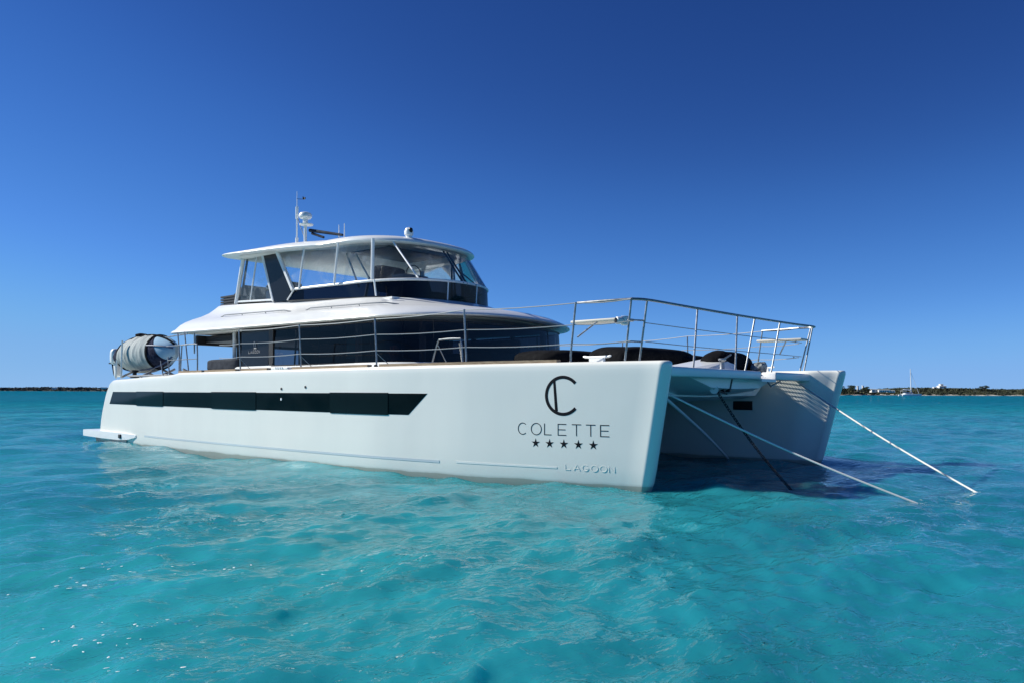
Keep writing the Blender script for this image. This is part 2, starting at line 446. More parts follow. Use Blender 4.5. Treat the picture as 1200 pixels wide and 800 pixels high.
    l.new(geo.outputs['Normal'], [i for i in vm.inputs if i.identifier == 'B_Vector'][0]); vn = n.new('ShaderNodeVectorMath'); vn.operation = 'NORMALIZE'; l.new([i for i in vm.outputs if i.identifier == 'Result_Vector'][0], vn.inputs[0]); l.new(vn.outputs[0], df.inputs['Normal'])
    n.remove(b); l.new(ms_.outputs[0], n['Material Output'].inputs['Surface'])
    me.materials.append(m)
    return o
make_sea()

# ------------------------------------------------------------------ far shores, in a frame that looks across the bay
LOOK = R(41.07)                        # local x runs along the far shore, local y away across the water
def land(name, xs, tops, y0, y1, material, kind='structure', step=6):
    mb = MB(); loops = []
    gx = np.arange(xs[0], xs[-1], step)
    for x in gx:
        t = float(np.interp(x, xs, tops)); lp = []
        for v in np.linspace(0, 1, 14):
            z = -1.5 + (1.9 + .5 * math.sin(x * .09)) * min(1, v / .08) + max(0, t) * float(sstep(.06, .5, v)) * (1 - .5 * float(sstep(.6, 1, v))) + .25 * math.sin(x * .31 + v * 9)
            lp.append((x, y0 + (y1 - y0) * v + 4 * math.sin(x * .05), z))
        loops.append(lp)
    mb.loft(loops, closed=False)
    o = mb.build(name, material, kind=kind)
    o.location = (CX, CY, 0); o.rotation_euler = (0, 0, LOOK); return o
def leaf_cloud(mb, c, d, n, size, rg):
    for _ in range(n):
        u = rg.normal(size=3); u /= np.linalg.norm(u); rr = rg.random() ** .35
        p = np.array(c) + u * rr * np.array(d) / 2
        a = rg.normal(size=3); a /= np.linalg.norm(a); b2 = np.cross(a, rg.normal(size=3)); b2 /= np.linalg.norm(b2)
        s = size * rg.uniform(.5, 1.2)
        mb.add([p + a * s, p + b2 * s * .7, p - a * s, p - b2 * s * .7], [(0, 1, 2, 3)])
ms = M['sand'] = mat('beach_sand', (.5, .46, .38), .9); add_noise(ms, .08, (.28, .25, .2), (.62, .58, .5), stretch=(1, 1, 1))
n_, l_, b_ = nodes(ms)
g_ = n_.new('ShaderNodeNewGeometry'); s_ = n_.new('ShaderNodeSeparateXYZ'); l_.new(g_.outputs['Position'], s_.inputs[0])
mr_ = n_.new('ShaderNodeMapRange'); mr_.inputs['From Min'].default_value = 1.0; mr_.inputs['From Max'].default_value = 1.6; l_.new(s_.outputs['Z'], mr_.inputs['Value'])
mx_ = n_.new('ShaderNodeMix'); mx_.data_type = 'RGBA'; l_.new(mr_.outputs[0], mx_.inputs['Factor'])
l_.new(b_.inputs['Base Color'].links[0].from_socket, mx_.inputs['A']); mx_.inputs['B'].default_value = (.035, .045, .022, 1); l_.new(mx_.outputs['Result'], b_.inputs['Base Color'])
ml = M['leaf'] = mat('scrub_leaves', (.05, .07, .03), .8); add_noise(ml, .09, (.024, .036, .016), (.07, .075, .034), detail=6)
mt = M['darkleaf'] = mat('feathery_leaves', (.03, .05, .025), .8); add_noise(mt, .2, (.018, .034, .016), (.045, .06, .028), detail=6)
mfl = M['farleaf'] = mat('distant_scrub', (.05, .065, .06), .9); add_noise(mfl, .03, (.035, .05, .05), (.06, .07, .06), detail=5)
mbk = M['bark'] = mat('grey_bark', (.12, .1, .08), .9); add_noise(mbk, 4, (.08, .065, .05), (.16, .13, .1))
mw = M['housewall'] = mat('white_house_wall', (.75, .74, .7), .8); add_noise(mw, .5, (.68, .67, .63), (.8, .79, .75))
M['roofgrey'] = mat('pale_roof', (.55, .53, .5), .7)
M['pane'] = mat('dark_window_pane', (.02, .025, .03), .1)

SX = [250, 330, 352, 365, 385, 400, 418, 440, 455, 468, 482, 500, 512, 533, 560, 620, 700, 800, 900]
ST = [1.12 * q for q in (5, 6, 6.5, 6, 4, 3.5, 4.2, 6.4, 7.2, 7.0, 6.6, 5.6, 7, 5.5, 5.5, 6, 5, 5, 4)]
land('headland', SX, ST, 800, 960, M['sand'])
mb = MB(); rg = np.random.default_rng(3)
for _ in range(1700):
    x = rg.uniform(300, 820); v = rg.random() ** 1.3
    y = 812 + 100 * v; base = float(np.interp(x, SX, ST)) * float(sstep(.0, .45, v + .08)) * .78 + .3
    h = rg.uniform(2.0, 3.6); w = rg.uniform(3, 7)
    leaf_cloud(mb, (x, y + 4 * math.sin(x * .05), base + h * .3), (w, w, h), 34, .75, rg)
o = mb.build('coastal_scrub', M['leaf'], kind='stuff', smooth=0); o.location = (CX, CY, 0); o.rotation_euler = (0, 0, LOOK)
o['label'] = 'low dark green scrub covering the headland behind the sailing boat'; o['category'] = 'shrubs'

def across(px_lat, dist, z=0):         # point at a lateral offset and distance in the look-across frame
    c, s = math.cos(LOOK), math.sin(LOOK)
    return (CX + px_lat * c - dist * s, CY + px_lat * s + dist * c, z)
def shore_tree(lat, dist, h, w, label, seed, base=1.0):
    t = empty('casuarina_tree', label, 'tree', across(lat, dist, base), LOOK, 'trees on the far headland')
    rg = np.random.default_rng(seed)
    tr = MB(); tr.tube(curve_pts([(0, 0, -1), (.2, 0, h * .4), (.1, .2, h * .85)], 4), [.35 - .025 * i for i in range(9)], 7)
    for a in range(5):
        an = a * 1.3; tr.tube([(.15, 0, h * (.3 + .1 * a)), (math.cos(an) * w * .3, math.sin(an) * w * .3, h * (.45 + .1 * a))], [.14, .05], 5)
    tr.build('trunk', M['bark'], t)
    cr = MB()
    for _ in range(16):
        an = rg.random() * 6.28; q = rg.random(); rr = w * .5 * math.sqrt(rg.random()) * (1.05 - .5 * q)
        leaf_cloud(cr, (math.cos(an) * rr, math.sin(an) * rr, h * (.3 + .62 * q)), (w * .4, w * .4, h * .22), 70, .5, rg)
    cr.build('crown', M['darkleaf'], t, smooth=0)
    return t
shore_tree(346, 808, 8.5, 13, 'dark feathery tree at the end of the headland nearest the yacht bow', 1)
shore_tree(361, 810, 10.2, 15, 'tallest and widest dark feathery tree on the headland shore', 2)
shore_tree(374, 812, 8.2, 10, 'smaller feathery tree just left of the two white towers', 4)
shore_tree(510, 830, 8.5, 11, 'rounded dark tree rising above the scrub right of the hilltop house', 5, 2.5)

def house(name, label, lat, dist, base, parts, cat='house'):
    t = empty(name, label, cat, across(lat, dist, base), LOOK)
    wall = MB(); roof = MB()
    for (x, y, z, dx, dy, dz) in parts:
        wall.box((x, y, z + dz / 2), (dx, dy, dz)); roof.box((x, y, z + dz + .2), (dx + .6, dy + .6, .4), taper=.82)
    wall.build('wall', M['housewall'], t, smooth=0); roof.build('roof', M['housewall'], t, smooth=0)
    for (x, y, z, dx, dy, dz) in parts:
        k = max(1, int(dx / 2.6))
        for i in range(k):
            wb = MB(); wb.box((x + (i - (k - 1) / 2) * 2.4, y - dy / 2 - .03, z + dz * .55), (1.1, .1, 1.2)); wb.build('window', M['pane'], t, smooth=0)
    return t
house('hilltop_house', 'white house standing on the hill behind the headland scrub', 467, 835, 8.2, [(0, 0, 0, 7.5, 6, 2.0), (-.5, 0, 2.4, 3.2, 3.5, 1.5), (-6.2, 2, -.4, 3.5, 3, 1.0)])
house('waterside_house', 'long low white building among scrub left of the sailing boat', 394, 815, 3.4, [(0, 0, 0, 12, 6, 2.2), (8.5, 1, -.4, 6, 6, 1.8)])
house('white_tower', 'slim white tower left of its twin above the headland trees', 371.5, 825, 3, [(0, 0, 0, 1.5, 1.5, 6.6)], 'tower')
house('white_tower', 'slim white tower right of its twin above the headland trees', 377, 825, 3, [(0, 0, 0, 1.6, 1.6, 6.9)], 'tower')
house('small_house', 'small white house hidden in scrub between the tall tree and towers', 384.5, 818, 3, [(0, 0, 0, 5, 5, 3.4)])

# low dark island on the left horizon
LX = [-2600, -2050, -1700, -1560, -1470, -1380, -1300, -1200, -1130, -1080]
LT = [7, 7, 8, 7, 9.5, 9.8, 9, 9.5, 8.5, 6]
land('low_island', LX, LT, 2300, 2600, M['farleaf'], step=20)
mb = MB()
for _ in range(900):
    x = rg.uniform(-2100, -1085); v = rg.random()
    y = 2315 + 160 * v; base = float(np.interp(x, LX, LT)) * float(sstep(0, .45, v + .1)) * .7
    h = rg.uniform(4, 8); leaf_cloud(mb, (x, y, base + h * .3), (rg.uniform(14, 30), 16, h), 26, 2.6, rg)
o = mb.build('island_scrub', M['farleaf'], kind='stuff', smooth=0); o.location = (CX, CY, 0); o.rotation_euler = (0, 0, LOOK)
o['label'] = 'dark scrub covering the low island on the left horizon'; o['category'] = 'shrubs'
house('island_house', 'pale house near the middle of the low left island', -1388, 2330, 5, [(0, 0, 0, 12, 8, 6)])
house('island_house', 'pale house on the low left island closest to the yacht stern', -1232, 2320, 7, [(0, 0, 0, 14, 8, 5)])

# ------------------------------------------------------------------ anchored sailing catamaran by the headland
def sailing_boat():
    t = empty('sailing_catamaran', 'white sailing catamaran with one tall mast anchored off the headland', 'sailboat', across(311, 600), LOOK)
    for s in (-1, 1):
        h = MB(); loops = []
        for u, w, zt in ((-7.5, .5, .9), (-5, .8, 1.25), (0, .95, 1.4), (4, .75, 1.5), (6.8, .25, 1.6), (7.5, .04, 1.6)):
            loops.append([(u, s * 3 - w, zt), (u, s * 3 - w * .8, -.3), (u, s * 3 + w * .8, -.3), (u, s * 3 + w, zt)])
        h.loft(loops, True, True); h.build('hull', M['white'], t)
    d = MB(); d.box((-1, 0, 1.35), (9.5, 5.2, .5), bev=.1); d.build('deck', M['white'], t)
    c = MB(); c.box((-1.6, 0, 2.3), (6.5, 4.4, 1.5), taper=.75, bev=0); c.build('cabin', M['white'], t)
    w = MB(); w.box((-1.5, 0, 2.45), (6.6, 4.5, .5), taper=.96); w.build('cabin_window', M['black_gloss'], t)
    bi = MB(); bi.box((-5.2, 0, 4.0), (3.2, 4.0, .18), bev=.05)
    for sx, sy in ((-6.5, -1.8), (-6.5, 1.8), (-4, -1.8), (-4, 1.8)): bi.tube([(sx, sy, 1.6), (sx, sy, 4)], .06, 6)
    bi.build('bimini', M['white'], t)
    ma = MB(); ma.tube([(.9, 0, 1.5), (.2, 0, 21)], [.36, .26], 10); ma.build('mast', M['white_metal'], t)
    bo = MB(); bo.tube([(.7, 0, 4.3), (-5.8, 0, 4.9)], .16, 8); bo.build('boom', M['white_metal'], t)
    sa = MB(); sa.tube(curve_pts([(.4, 0, 4.65), (-2, 0, 4.95), (-5.2, 0, 5.15)], 4), [.3] * 4 + [.26] * 4 + [.18], 10); sa.build('furled_sail', M['white'], t)
    st = MB()
    for p in ((7, 0, 1.6), (-2, 3.2, 1.4), (-2, -3.2, 1.4)): st.tube([(.25, 0, 19), p], .03, 5)
    st.build('rigging', M['wire'], t)
    fs = MB(); fs.tube([(.5, 0, 18.5), (6.9, 0, 2)], [.1, .17], 8); fs.build('furled_jib', M['white'], t)
sailing_boat()

# ================================================================== THE BIG CATAMARAN
yacht = empty('catamaran_yacht', 'large white twin-hulled motor yacht with COLETTE lettered on its bow', 'yacht')

OUT_S = [-20.6, -20, -17.3, -14.5, -11, -8.3, -5.9, -3.76, -2.07, -1.0, -.12]
OUT_Y = [4.80, 4.82, 4.93, 5.02, 5.0, 4.93, 4.80, 4.51, 4.18, 3.96, 3.76]
_g = np.linspace(-20.6, -.12, 400); _y = np.interp(_g, OUT_S, OUT_Y)
_k = np.exp(-np.linspace(-2, 2, 41) ** 2); _k /= _k.sum()
_ys = np.convolve(np.pad(_y, 20, mode='reflect', reflect_type='odd'), _k, 'valid')
def outer(s): return np.interp(s, _g, _ys)
def inner(s): return np.interp(s, [-20.6, -6, -3, -1.2, -.6, -.12], [2.95, 3.0, 3.03, 3.12, 3.19, 3.40])
def sheer(s): return np.interp(s, [-20, -19, -18, -16.8, -14.62, -14.42, -9, 0.2], [1.98, 2.0, 2.03, 2.055, 2.06, 2.13, 2.14, 2.165])
def stern_dx(z): return np.interp(z, [-1, 0, .34, .76, 1.07, 1.53, 1.86, 1.97, 2.03], [0, 0, .02, .1, .24, .48, .77, 1.05, 1.5])
NOSE = {-1: (-.22, .165), 1: (.10, .25)}
def shift(s, z, side=-1):
    return (NOSE[side][0] + NOSE[side][1] * np.maximum(z, -.6)) * sstep(-3, 0, s) + stern_dx(z) * (1 - sstep(-20.1, -14, s))
def hull_x(s, z, side=-1): return s + shift(s, z, side)
def hull_pt(x, z, off=0.0):
    """point on the starboard hull's outer skin at station x and height z"""
    s = x
    for _ in range(4): s = x - float(shift(s, z))
    return (x, -(float(outer(s)) + off), z)

def plan(inset):
    """closed plan loop (s, y) of one hull, y positive outward; transom at s=-20.1"""
    s1 = np.linspace(-20.0, -.12, 70); y1 = outer(s1) - inset
    t = np.linspace(0, math.pi, 22)[1:-1]
    ym, hw = (float(outer(-.12)) + float(inner(-.12))) / 2, (float(outer(-.12)) - float(inner(-.12))) / 2 - inset
    s2 = -.12 + max(.02, .15 - inset) * np.sin(t) ** .9; y2 = ym + hw * np.cos(t)
    s3 = np.r_[np.linspace(-.12, -1.2, 10), np.linspace(-1.6, -20.0, 34)]; y3 = inner(s3) + inset
    s4 = np.array([-20.08, -20.1, -20.1, -20.08]); y4 = np.array([inner(-20) + .1 + inset, inner(-20) + .3, outer(-20) - .3, outer(-20) - .08 - inset])
    return np.r_[s1, s2, s3, s4], np.r_[y1, y2, y3, y4]
def make_hull(side):
    mb = MB(); loops = []
    for z, ins in ((-.75, .42), (-.5, .22), (-.2, .08), (0, .03), (.12, .008), (.35, 0), (.7, 0), (1.05, 0), (1.4, 0), (1.6, 0), (1.75, 0), (1.9, 0), (1.98, .0), (2.06, 0.004), (2.095, .014), (2.118, .034), (2.13, .065)):
        s, y = plan(ins)
        zz = z * sheer(s) / 2.13 if z > 0 else np.full_like(s, z)
        x = hull_x(s, zz, side)
        loops.append([(a, side * b2, c) for a, b2, c in zip(x, y, zz)])
    mb.loft(loops, True, True)
    return mb.build('hull', M['gelcoat'], yacht, smooth=40)
hull = {s: make_hull(s) for s in (-1, 1)}
hull[-1]['label'] = 'starboard hull with the yacht name'
hull[1]['label'] = 'port hull in shade'

def skin_patch(poly_top, poly_bot, n, off, thick, side=-1):
    """slab lying on the hull skin between two x-z polylines"""
    mb = MB(); o_, i_ = [], []
    for k in range(n + 1):
        u = k / n; row = []
        a = np.array(poly_top[0]) * (1 - u) + np.array(poly_top[1]) * u
        b2 = np.array(poly_bot[0]) * (1 - u) + np.array(poly_bot[1]) * u
        ring = []
        for q in range(5):
            p = a * (1 - q / 4) + b2 * q / 4; ring.append(hull_pt(p[0], p[1], off))
        for q in range(4, -1, -1):
            p = a * (1 - q / 4) + b2 * q / 4; ring.append(hull_pt(p[0], p[1], off - thick))
        o_.append([(x, -side * y, z) for x, y, z in ring])
    mb.loft(o_, True, True); return mb
for sd in (-1, 1):
    skin_patch([(-18.93, 1.60), (-4.60, 1.60)], [(-19.2, 1.215), (-5.08, 1.175)], 46, .004, .05, sd).build('window_band', M['hullglass'], hull[sd])
    for a, b2 in ((-17.0, -15.1), (-12.35, -10.25), (-7.42, -5.62)):
        skin_patch([(a, 1.612), (b2, 1.612)], [(a + .02, 1.2 + (a + 19.2) * -.00285), (b2 + .0, 1.2 + (b2 + 19.2) * -.00285)], 8, .014, .05, sd).build('opening_port', M['portglass'], hull[sd], smooth=30)
    skin_patch([(-16.4, .335), (-4.3, .315)], [(-16.4, .285), (-4.3, .265)], 40, .003, .03, sd).build('rub_strip', M['stripe'], hull[sd])
    skin_patch([(-3.9, .325), (-1.8, .32)], [(-3.9, .285), (-1.8, .29)], 12, .003, .02, sd).build('rub_strip', M['stripe2'], hull[sd])
    for x, z in ((-9.2, 1.69), (-8.28, 1.73)):
        f = MB(); p = hull_pt(x, z, .004); f.lathe((p[0], sd * -p[1] if sd == 1 else p[1], z), [(.001, -.02), (.03, -.015), (.03, .008), (.018, .012), (.001, .006)], 12, (0, sd, 0)); f.build('drain_fitting', M['black'], hull[sd])
    f = MB(); p = hull_pt(-9.2, 1.49, .004); f.lathe((p[0], -p[1] * sd if sd == 1 else p[1], 1.45), [(.001, -.02), (.03, -.015), (.03, .01), (.001, .016)], 12, (0, sd, 0)); f.build('drain_fitting', M['white_metal'], hull[sd])
    # inner-wall hatch (dark rectangle between the hulls)
    h = MB(); h.box((-1.62, sd * (float(inner(-1.62)) - .004), 1.33), (.5, .03, .22), bev=.008); h.build('inner_port', M['black'], hull[sd])

# ---- lettering on the starboard bow, strokes laid on the skin
def stroke(mb, pts, w, off=.003, thick=.009):
    P = [np.array(p, float) for p in pts]; n = len(P); o_ = []
    for i, p in enumerate(P):
        d = P[min(i + 1, n - 1)] - P[max(i - 1, 0)]; d /= np.linalg.norm(d) + 1e-9
        q = np.array([-d[1], d[0]]) * w / 2
        a, b2 = p + q, p - q
        o_.append([hull_pt(*a, off), hull_pt(*b2, off), hull_pt(*b2, off - thick), hull_pt(*a, off - thick)])
    mb.loft(o_, True, True)
def arc(cx, cz, rx, rz, a0, a1, n=24):
    return [(cx + rx * math.cos(R(a0 + (a1 - a0) * k / n)), cz + rz * math.sin(R(a0 + (a1 - a0) * k / n))) for k in range(n + 1)]
def letter(ch, x, z, w, h, sw, slant=0):
    out = []
    if ch == 'C': out = [arc(x + w / 2, z + h / 2, w / 2, h / 2, 48, 312)]
    elif ch == 'O': out = [arc(x + w / 2, z + h / 2, w / 2, h / 2, 0, 360, 32)]
    elif ch == 'L': out = [[(x, z + h), (x, z)], [(x - sw / 2, z + sw / 2), (x + w, z + sw / 2)]]
    elif ch == 'E': out = [[(x, z + h), (x, z)]] + [[(x, z + q), (x + w * (1 if q != h / 2 else .9), z + q)] for q in (sw / 2, h / 2, h - sw / 2)]
    elif ch == 'T': out = [[(x + w / 2, z + h), (x + w / 2, z)], [(x, z + h - sw / 2), (x + w, z + h - sw / 2)]]
    elif ch == 'A': out = [[(x, z), (x + w / 2, z + h)], [(x + w / 2, z + h), (x + w, z)], [(x + w * .2, z + h * .35), (x + w * .8, z + h * .35)]]
    elif ch == 'G': out = [arc(x + w / 2, z + h / 2, w / 2, h / 2, 45, 350), [(x + w * .55, z + h * .45), (x + w, z + h * .45)]]
    elif ch == 'N': out = [[(x, z), (x, z + h)], [(x, z + h), (x + w, z)], [(x + w, z), (x + w, z + h)]]
    return out
mono = MB()
stroke(mono, arc(-1.68, 1.575, .318, .325, 42, 318, 40), .056)
stroke(mono, [(-1.85, 1.83), (-1.815, 1.31)], .034); stroke(mono, [(-1.835, 1.83), (-1.79, 1.30)], .03, .0015)
mono.build('monogram', M['ink'], hull[-1])
xs = np.linspace(-2.56, -.99, 7)
for ch, x, w in zip('COLETTE', xs, (.18, .2, .135, .155, .17, .17, .155)):
    lt = MB()
    for st in letter(ch, x, .875, w, .205, .013): stroke(lt, st, .0135)
    lt.build('name_letter', M['ink'], hull[-1])
for k in range(5):
    cx = -2.21 + k * .272; cz = .725; s_ = MB(); ring = []
    for q in range(10):
        r_ = .085 if q % 2 == 0 else .032
        a = R(90 + 36 * q); ring.append((cx + r_ * math.cos(a), cz + r_ * math.sin(a)))
    f = [hull_pt(cx, cz, .0025)] + [hull_pt(*p, .0025) for p in ring] + [hull_pt(*p, -.006) for p in ring]
    s_.add(f, [(0, 1 + q, 1 + (q + 1) % 10) for q in range(10)] + [(1 + q, 11 + q, 11 + (q + 1) % 10, 1 + (q + 1) % 10) for q in range(10)])
    s_.build('star', M['ink'], hull[-1], smooth=0)
x = -1.64
for ch, w in zip('LAGOON', (.09, .11, .11, .12, .12, .1)):
    lg = MB()
    for st in letter(ch, x, .275, w, .1, .012): stroke(lg, st, .012, .0032, .01)
    lg.build('maker_letter', M['emboss'], hull[-1])
    x += .158

# ---- swim platform at each stern
for sd in (-1, 1):
    p = MB(); loops = []
    for x, yo, zt, zb in ((-21.5, 4.72, .33, .15), (-21.3, 4.86, .335, .13), (-19.6, 4.95, .34, .12), (-18.2, 5.0, .34, .12), (-17.5, 4.99, .33, .15), (-17.0, 4.955, .31, .24)):
        loops.append([(x, sd * yo, zt), (x, sd * (yo + .004), (zt + zb) / 2), (x, sd * yo, zb), (x, sd * 3.0, zb), (x, sd * 3.0, zt)])
    p.loft(loops, True, True); pf = p.build('swim_platform', M['white'], yacht, smooth=25)
    k = MB(); loops = []
    for x, yo in ((-20.9, 4.55), (-20.7, 4.7), (-18.6, 4.9), (-17.7, 4.94)):
        loops.append([(x, sd * yo, .122), (x, sd * (yo - .06), -.3), (x, sd * 3.2, -.3), (x, sd * 3.2, .122)])
    k.loft(loops, True, True); k.build('platform_base', M['grey'], pf)
    v = MB(); v.box((-18.0, sd * 5.01, .24), (.16, .04, .12), bev=.012); v.build('exhaust_outlet', M['black'], pf)
    lad = MB(); lad.tube(curve_pts([(-20.25, sd * 4.6, .3), (-20.3, sd * 4.6, .75), (-20.1, sd * 4.6, .85), (-20.0, sd * 4.6, .8)], 4), .018, 6); lad.build('handrail', M['steel'], pf)

# ---- bridge deck between the hulls
bd = MB(); loops = []
for x, zb, hw in ((-19.0, 1.35, 3.1), (-18, 1.3, 3.1), (-6, 1.3, 3.1), (-3.4, 1.38, 3.1), (-1.4, 1.5, 3.1), (-1.08, 1.58, 3.1)):
    loops.append([(x, -hw, 2.06), (x, -hw, zb + .3), (x, -hw + .5, zb), (x, 0, zb - .03), (x, hw - .5, zb), (x, hw, zb + .3), (x, hw, 2.06)])
bd.loft(loops, True, True); bd.build('bridge_deck', M['white'], yacht)
nc = MB(); loops = []
for x, zb, hw in ((-1.1, 1.57, 2.26), (-.9, 1.6, 2.24), (-.5, 1.66, 2.22), (-.36, 1.72, 2.20)):
    loops.append([(x, -hw, 2.05), (x, -hw, 1.97), (x, -hw + .45, zb + .16), (x, -hw + 1.1, zb + .02), (x, 0, zb), (x, hw - 1.1, zb + .02), (x, hw - .45, zb + .16), (x, hw, 1.97), (x, hw, 2.05)])
nc.loft(loops, True, True); nc.build('foredeck_nacelle', M['white'], yacht)
for y0, y1 in ((-3.28, .46), (1.22, 3.28)):
    fb = MB(); fb.box((-.19, (y0 + y1) / 2, 2.0), (.34, y1 - y0, .17), bev=.035); fb.build('front_beam', M['white'], yacht)
rmp = MB(); rmp.add([(-.02, .47, 1.93), (-.02, 1.21, 1.93), (-.75, 1.21, 2.12), (-.75, .47, 2.12), (-.02, .47, 1.87), (-.02, 1.21, 1.87), (-.75, 1.21, 1.99), (-.75, .47, 1.99)], [(0, 1, 2, 3), (7, 6, 5, 4), (0, 4, 5, 1), (1, 5, 6, 2), (2, 6, 7, 3), (3, 7, 4, 0)])
rmp.build('boarding_step', M['white'], yacht, smooth=0)
br = MB(); br.tube([(-.25, 1.24, 1.93), (-.25, 1.5, 1.78), (-.25, 2.0, 1.9)], .02, 6); br.build('boarding_bracket', M['steel'], yacht)
# trampoline nets beside the nacelle
for sd in (-1, 1):
    nt = MB()
    for k in range(13):
        x = -1.08 + k * .72 / 12; nt.tube([(x, sd * 2.2, 2.03), (x, sd * 3.2, 2.03)], .012, 4, False)
    for k in range(15):
        y = 2.25 + k * .9 / 14; nt.tube([(-1.1, sd * y, 2.034), (-.3, sd * y, 2.034)], .012, 4, False)
    nt.build('trampoline_net', M['rope'], yacht, smooth=60)

# ---- deck plates, teak cap rail
for sd in (-1, 1):
    for a, b2 in ((-14.3, -13.0), (-12.85, -11.3), (-11.05, -9.9), (-8.9, -6.3), (-5.95, -1.85)):
        tk = MB(); loops = []
        for x in np.linspace(a, b2, max(3, int((b2 - a) * 3))):
            y = float(outer(x)); z = float(sheer(x))
            loops.append([(x, sd * (y - .06), z - .005), (x, sd * (y - .06), z + .05), (x, sd * (y - .18), z + .05), (x, sd * (y - .18), z - .005)])
        tk.loft(loops, True, True); tk.build('teak_cap_rail', M['teak'], yacht, smooth=30)
    for x in (-12.92, -11.2, -9.82, -6.1):
        f = MB(); yy = sd * (float(outer(x)) - .1); f.lathe((x, yy, float(sheer(x)) + .0), [(.001, 0), (.03, 0), (.03, .035), (.02, .045), (.001, .045)], 10); f.build('deck_fitting', M['black'], yacht)
    fl = MB(); fl.box((-9.4, sd * (float(outer(-9.4)) - .12), 2.165), (.7, .12, .05), bev=.015)
    for q in (-.14, -.05, .05, .14): fl.box((-9.4 + q, sd * (float(outer(-9.4)) - .055), 2.175), (.035, .012, .05))
    fl.build('fairlead', M['white_metal'], yacht)

def outline(p, xa, ra=.0, ins=0.0, n1=26, n2=36):
    """plan outline aft-starboard > bow > aft-port; p = W,w,xs,xf,e,z0,zs,zk"""
    Wd, w, xs_, xf, e_, z0, zs_, zk = p
    s = np.linspace(0, 1, n1); xsd = xa + (xs_ - xa) * s; ysd = -(Wd + (w - Wd) * s ** 1.5)
    t = np.linspace(0, math.pi / 2, n2)[1:]
    xfr = xs_ + (xf - xs_) * np.sin(t) ** (2 / e_); yfr = -w * np.cos(t) ** (2 / e_)
    x = np.r_[xsd, xfr]; y = np.r_[ysd, yfr]
    if ra:
        a = np.linspace(0, math.pi / 2, 9)[:-1]
        x = np.r_[xa - ra * np.cos(a), x]; y = np.r_[-(Wd - ra) - ra * np.sin(a), y]
    if ins:
        xc = (xa + xf) / 2; x = xc + (x - xc) * (1 - ins / (xf - xc)); y = y * (1 - ins / Wd)
    Xo = np.r_[x, x[::-1][1:]]; Yo = np.r_[y, -y[::-1][1:]]
    Zo = z0 + zs_ * (xf - Xo) + zk * (1 - (Yo / Wd) ** 2)
    return np.c_[Xo, Yo, Zo]

BROW = (3.838, 3.525, -8.033, -6.107, 2.37, 3.338, .006, .157)
BASE = (2.50, 2.117, -10.265, -8.218, 2.327, 4.047, .034, .008)
RAIL = (2.395, 2.164, -10.588, -8.174, 2.273, 4.513, .004, .06)
HARD = (3.147, 2.333, -11.538, -8.915, 2.617, 5.615, .015, 0.)
WTOP = (2.40, 2.15, -11.3, -9.02, 2.4, 5.60, .012, 0.)

# ---- salon: white coaming, tinted wrap-round glass, furniture behind it
def ring_z(o, z): return [(a, b2, z) for a, b2, _ in o]
sal = (3.42, 3.22, -8.0, -6.32, 2.4, 0, 0, 0)
o0 = outline(sal, -12.1)
cm = MB(); o1 = outline((3.5, 3.3, -8.0, -6.22, 2.4, 0, 0, 0), -13.9)
cm.loft([ring_z(o1, 2.06), ring_z(o1, 2.29), ring_z(outline((3.46, 3.26, -8.0, -6.27, 2.4, 0, 0, 0), -13.85), 2.325)], True, True); cm.build('salon_coaming', M['white'], yacht)
gl = MB(); gl.loft([ring_z(o0, 2.31), ring_z(outline((3.36, 3.16, -8.0, -6.4, 2.4, 0, 0, 0), -12.1), 3.33)], closed=False); sg = gl.build('salon_window', M['tint'], yacht)
for k in (6, 12, 18, 24, 34, 42, 50):
    for kk in (k, len(o0) - 1 - k):
        a = Vector((o0[kk][0], o0[kk][1], 2.31)); c_ = Vector((-9.2, 0, 2.31)); a = a + (c_ - a).normalized() * .03
        mu_ = MB(); mu_.tube([a, a + (c_ - a).normalized() * .06 + Vector((0, 0, 1.02))], .022, 6); mu_.build('window_mullion', M['black'], sg)
tr_ = MB()
for z in (2.315, 3.3): tr_.tube([(a, b2 * 1.004, z) for a, b2, _ in (o0 if z < 3 else outline((3.365, 3.165, -8.0, -6.395, 2.4, 0, 0, 0), -12.1))], .018, 6)
tr_.build('window_seal', M['black'], sg)
itr = MB(); itr.box((-9.3, 0, 2.1), (5.2, 6.2, .04)); itr.box((-11.9, 0, 2.7), (.08, 5.4, 1.2)); itr.build('salon_floor', M['wood'], yacht)
for x, y in ((-9.0, -2.9), (-7.3, -2.3), (-10.6, 2.9), (-7.2, 2.2), (-9, 2.95)):
    it = MB(); it.box((x, y, 2.7), (.12, .12, 1.25)); it.build('salon_pillar', M['interior'], yacht)
it = MB(); it.box((-8.6, .9, 2.42), (2.2, 1.0, .6), bev=.08); it.box((-8.6, 1.5, 2.65), (2.2, .25, .9), bev=.08); it.build('salon_sofa', M['interior'], yacht)
it = MB(); it.box((-10.9, -2.2, 2.5), (1.3, .7, .8), bev=.03); it.build('galley_cabinet', M['wood'], yacht)
it = MB(); it.box((-9.7, -2.5, 2.75), (.6, .04, .5)); it.build('wall_picture', M['tealart'], yacht)
it = MB(); it.lathe((-8.35, -2.3, 2.2), [(.001, 0), (.12, .02), (.1, .3), (.15, .42), (.1, .56), (.001, .6)], 12); it.build('table_lamp', M['orange'], yacht)
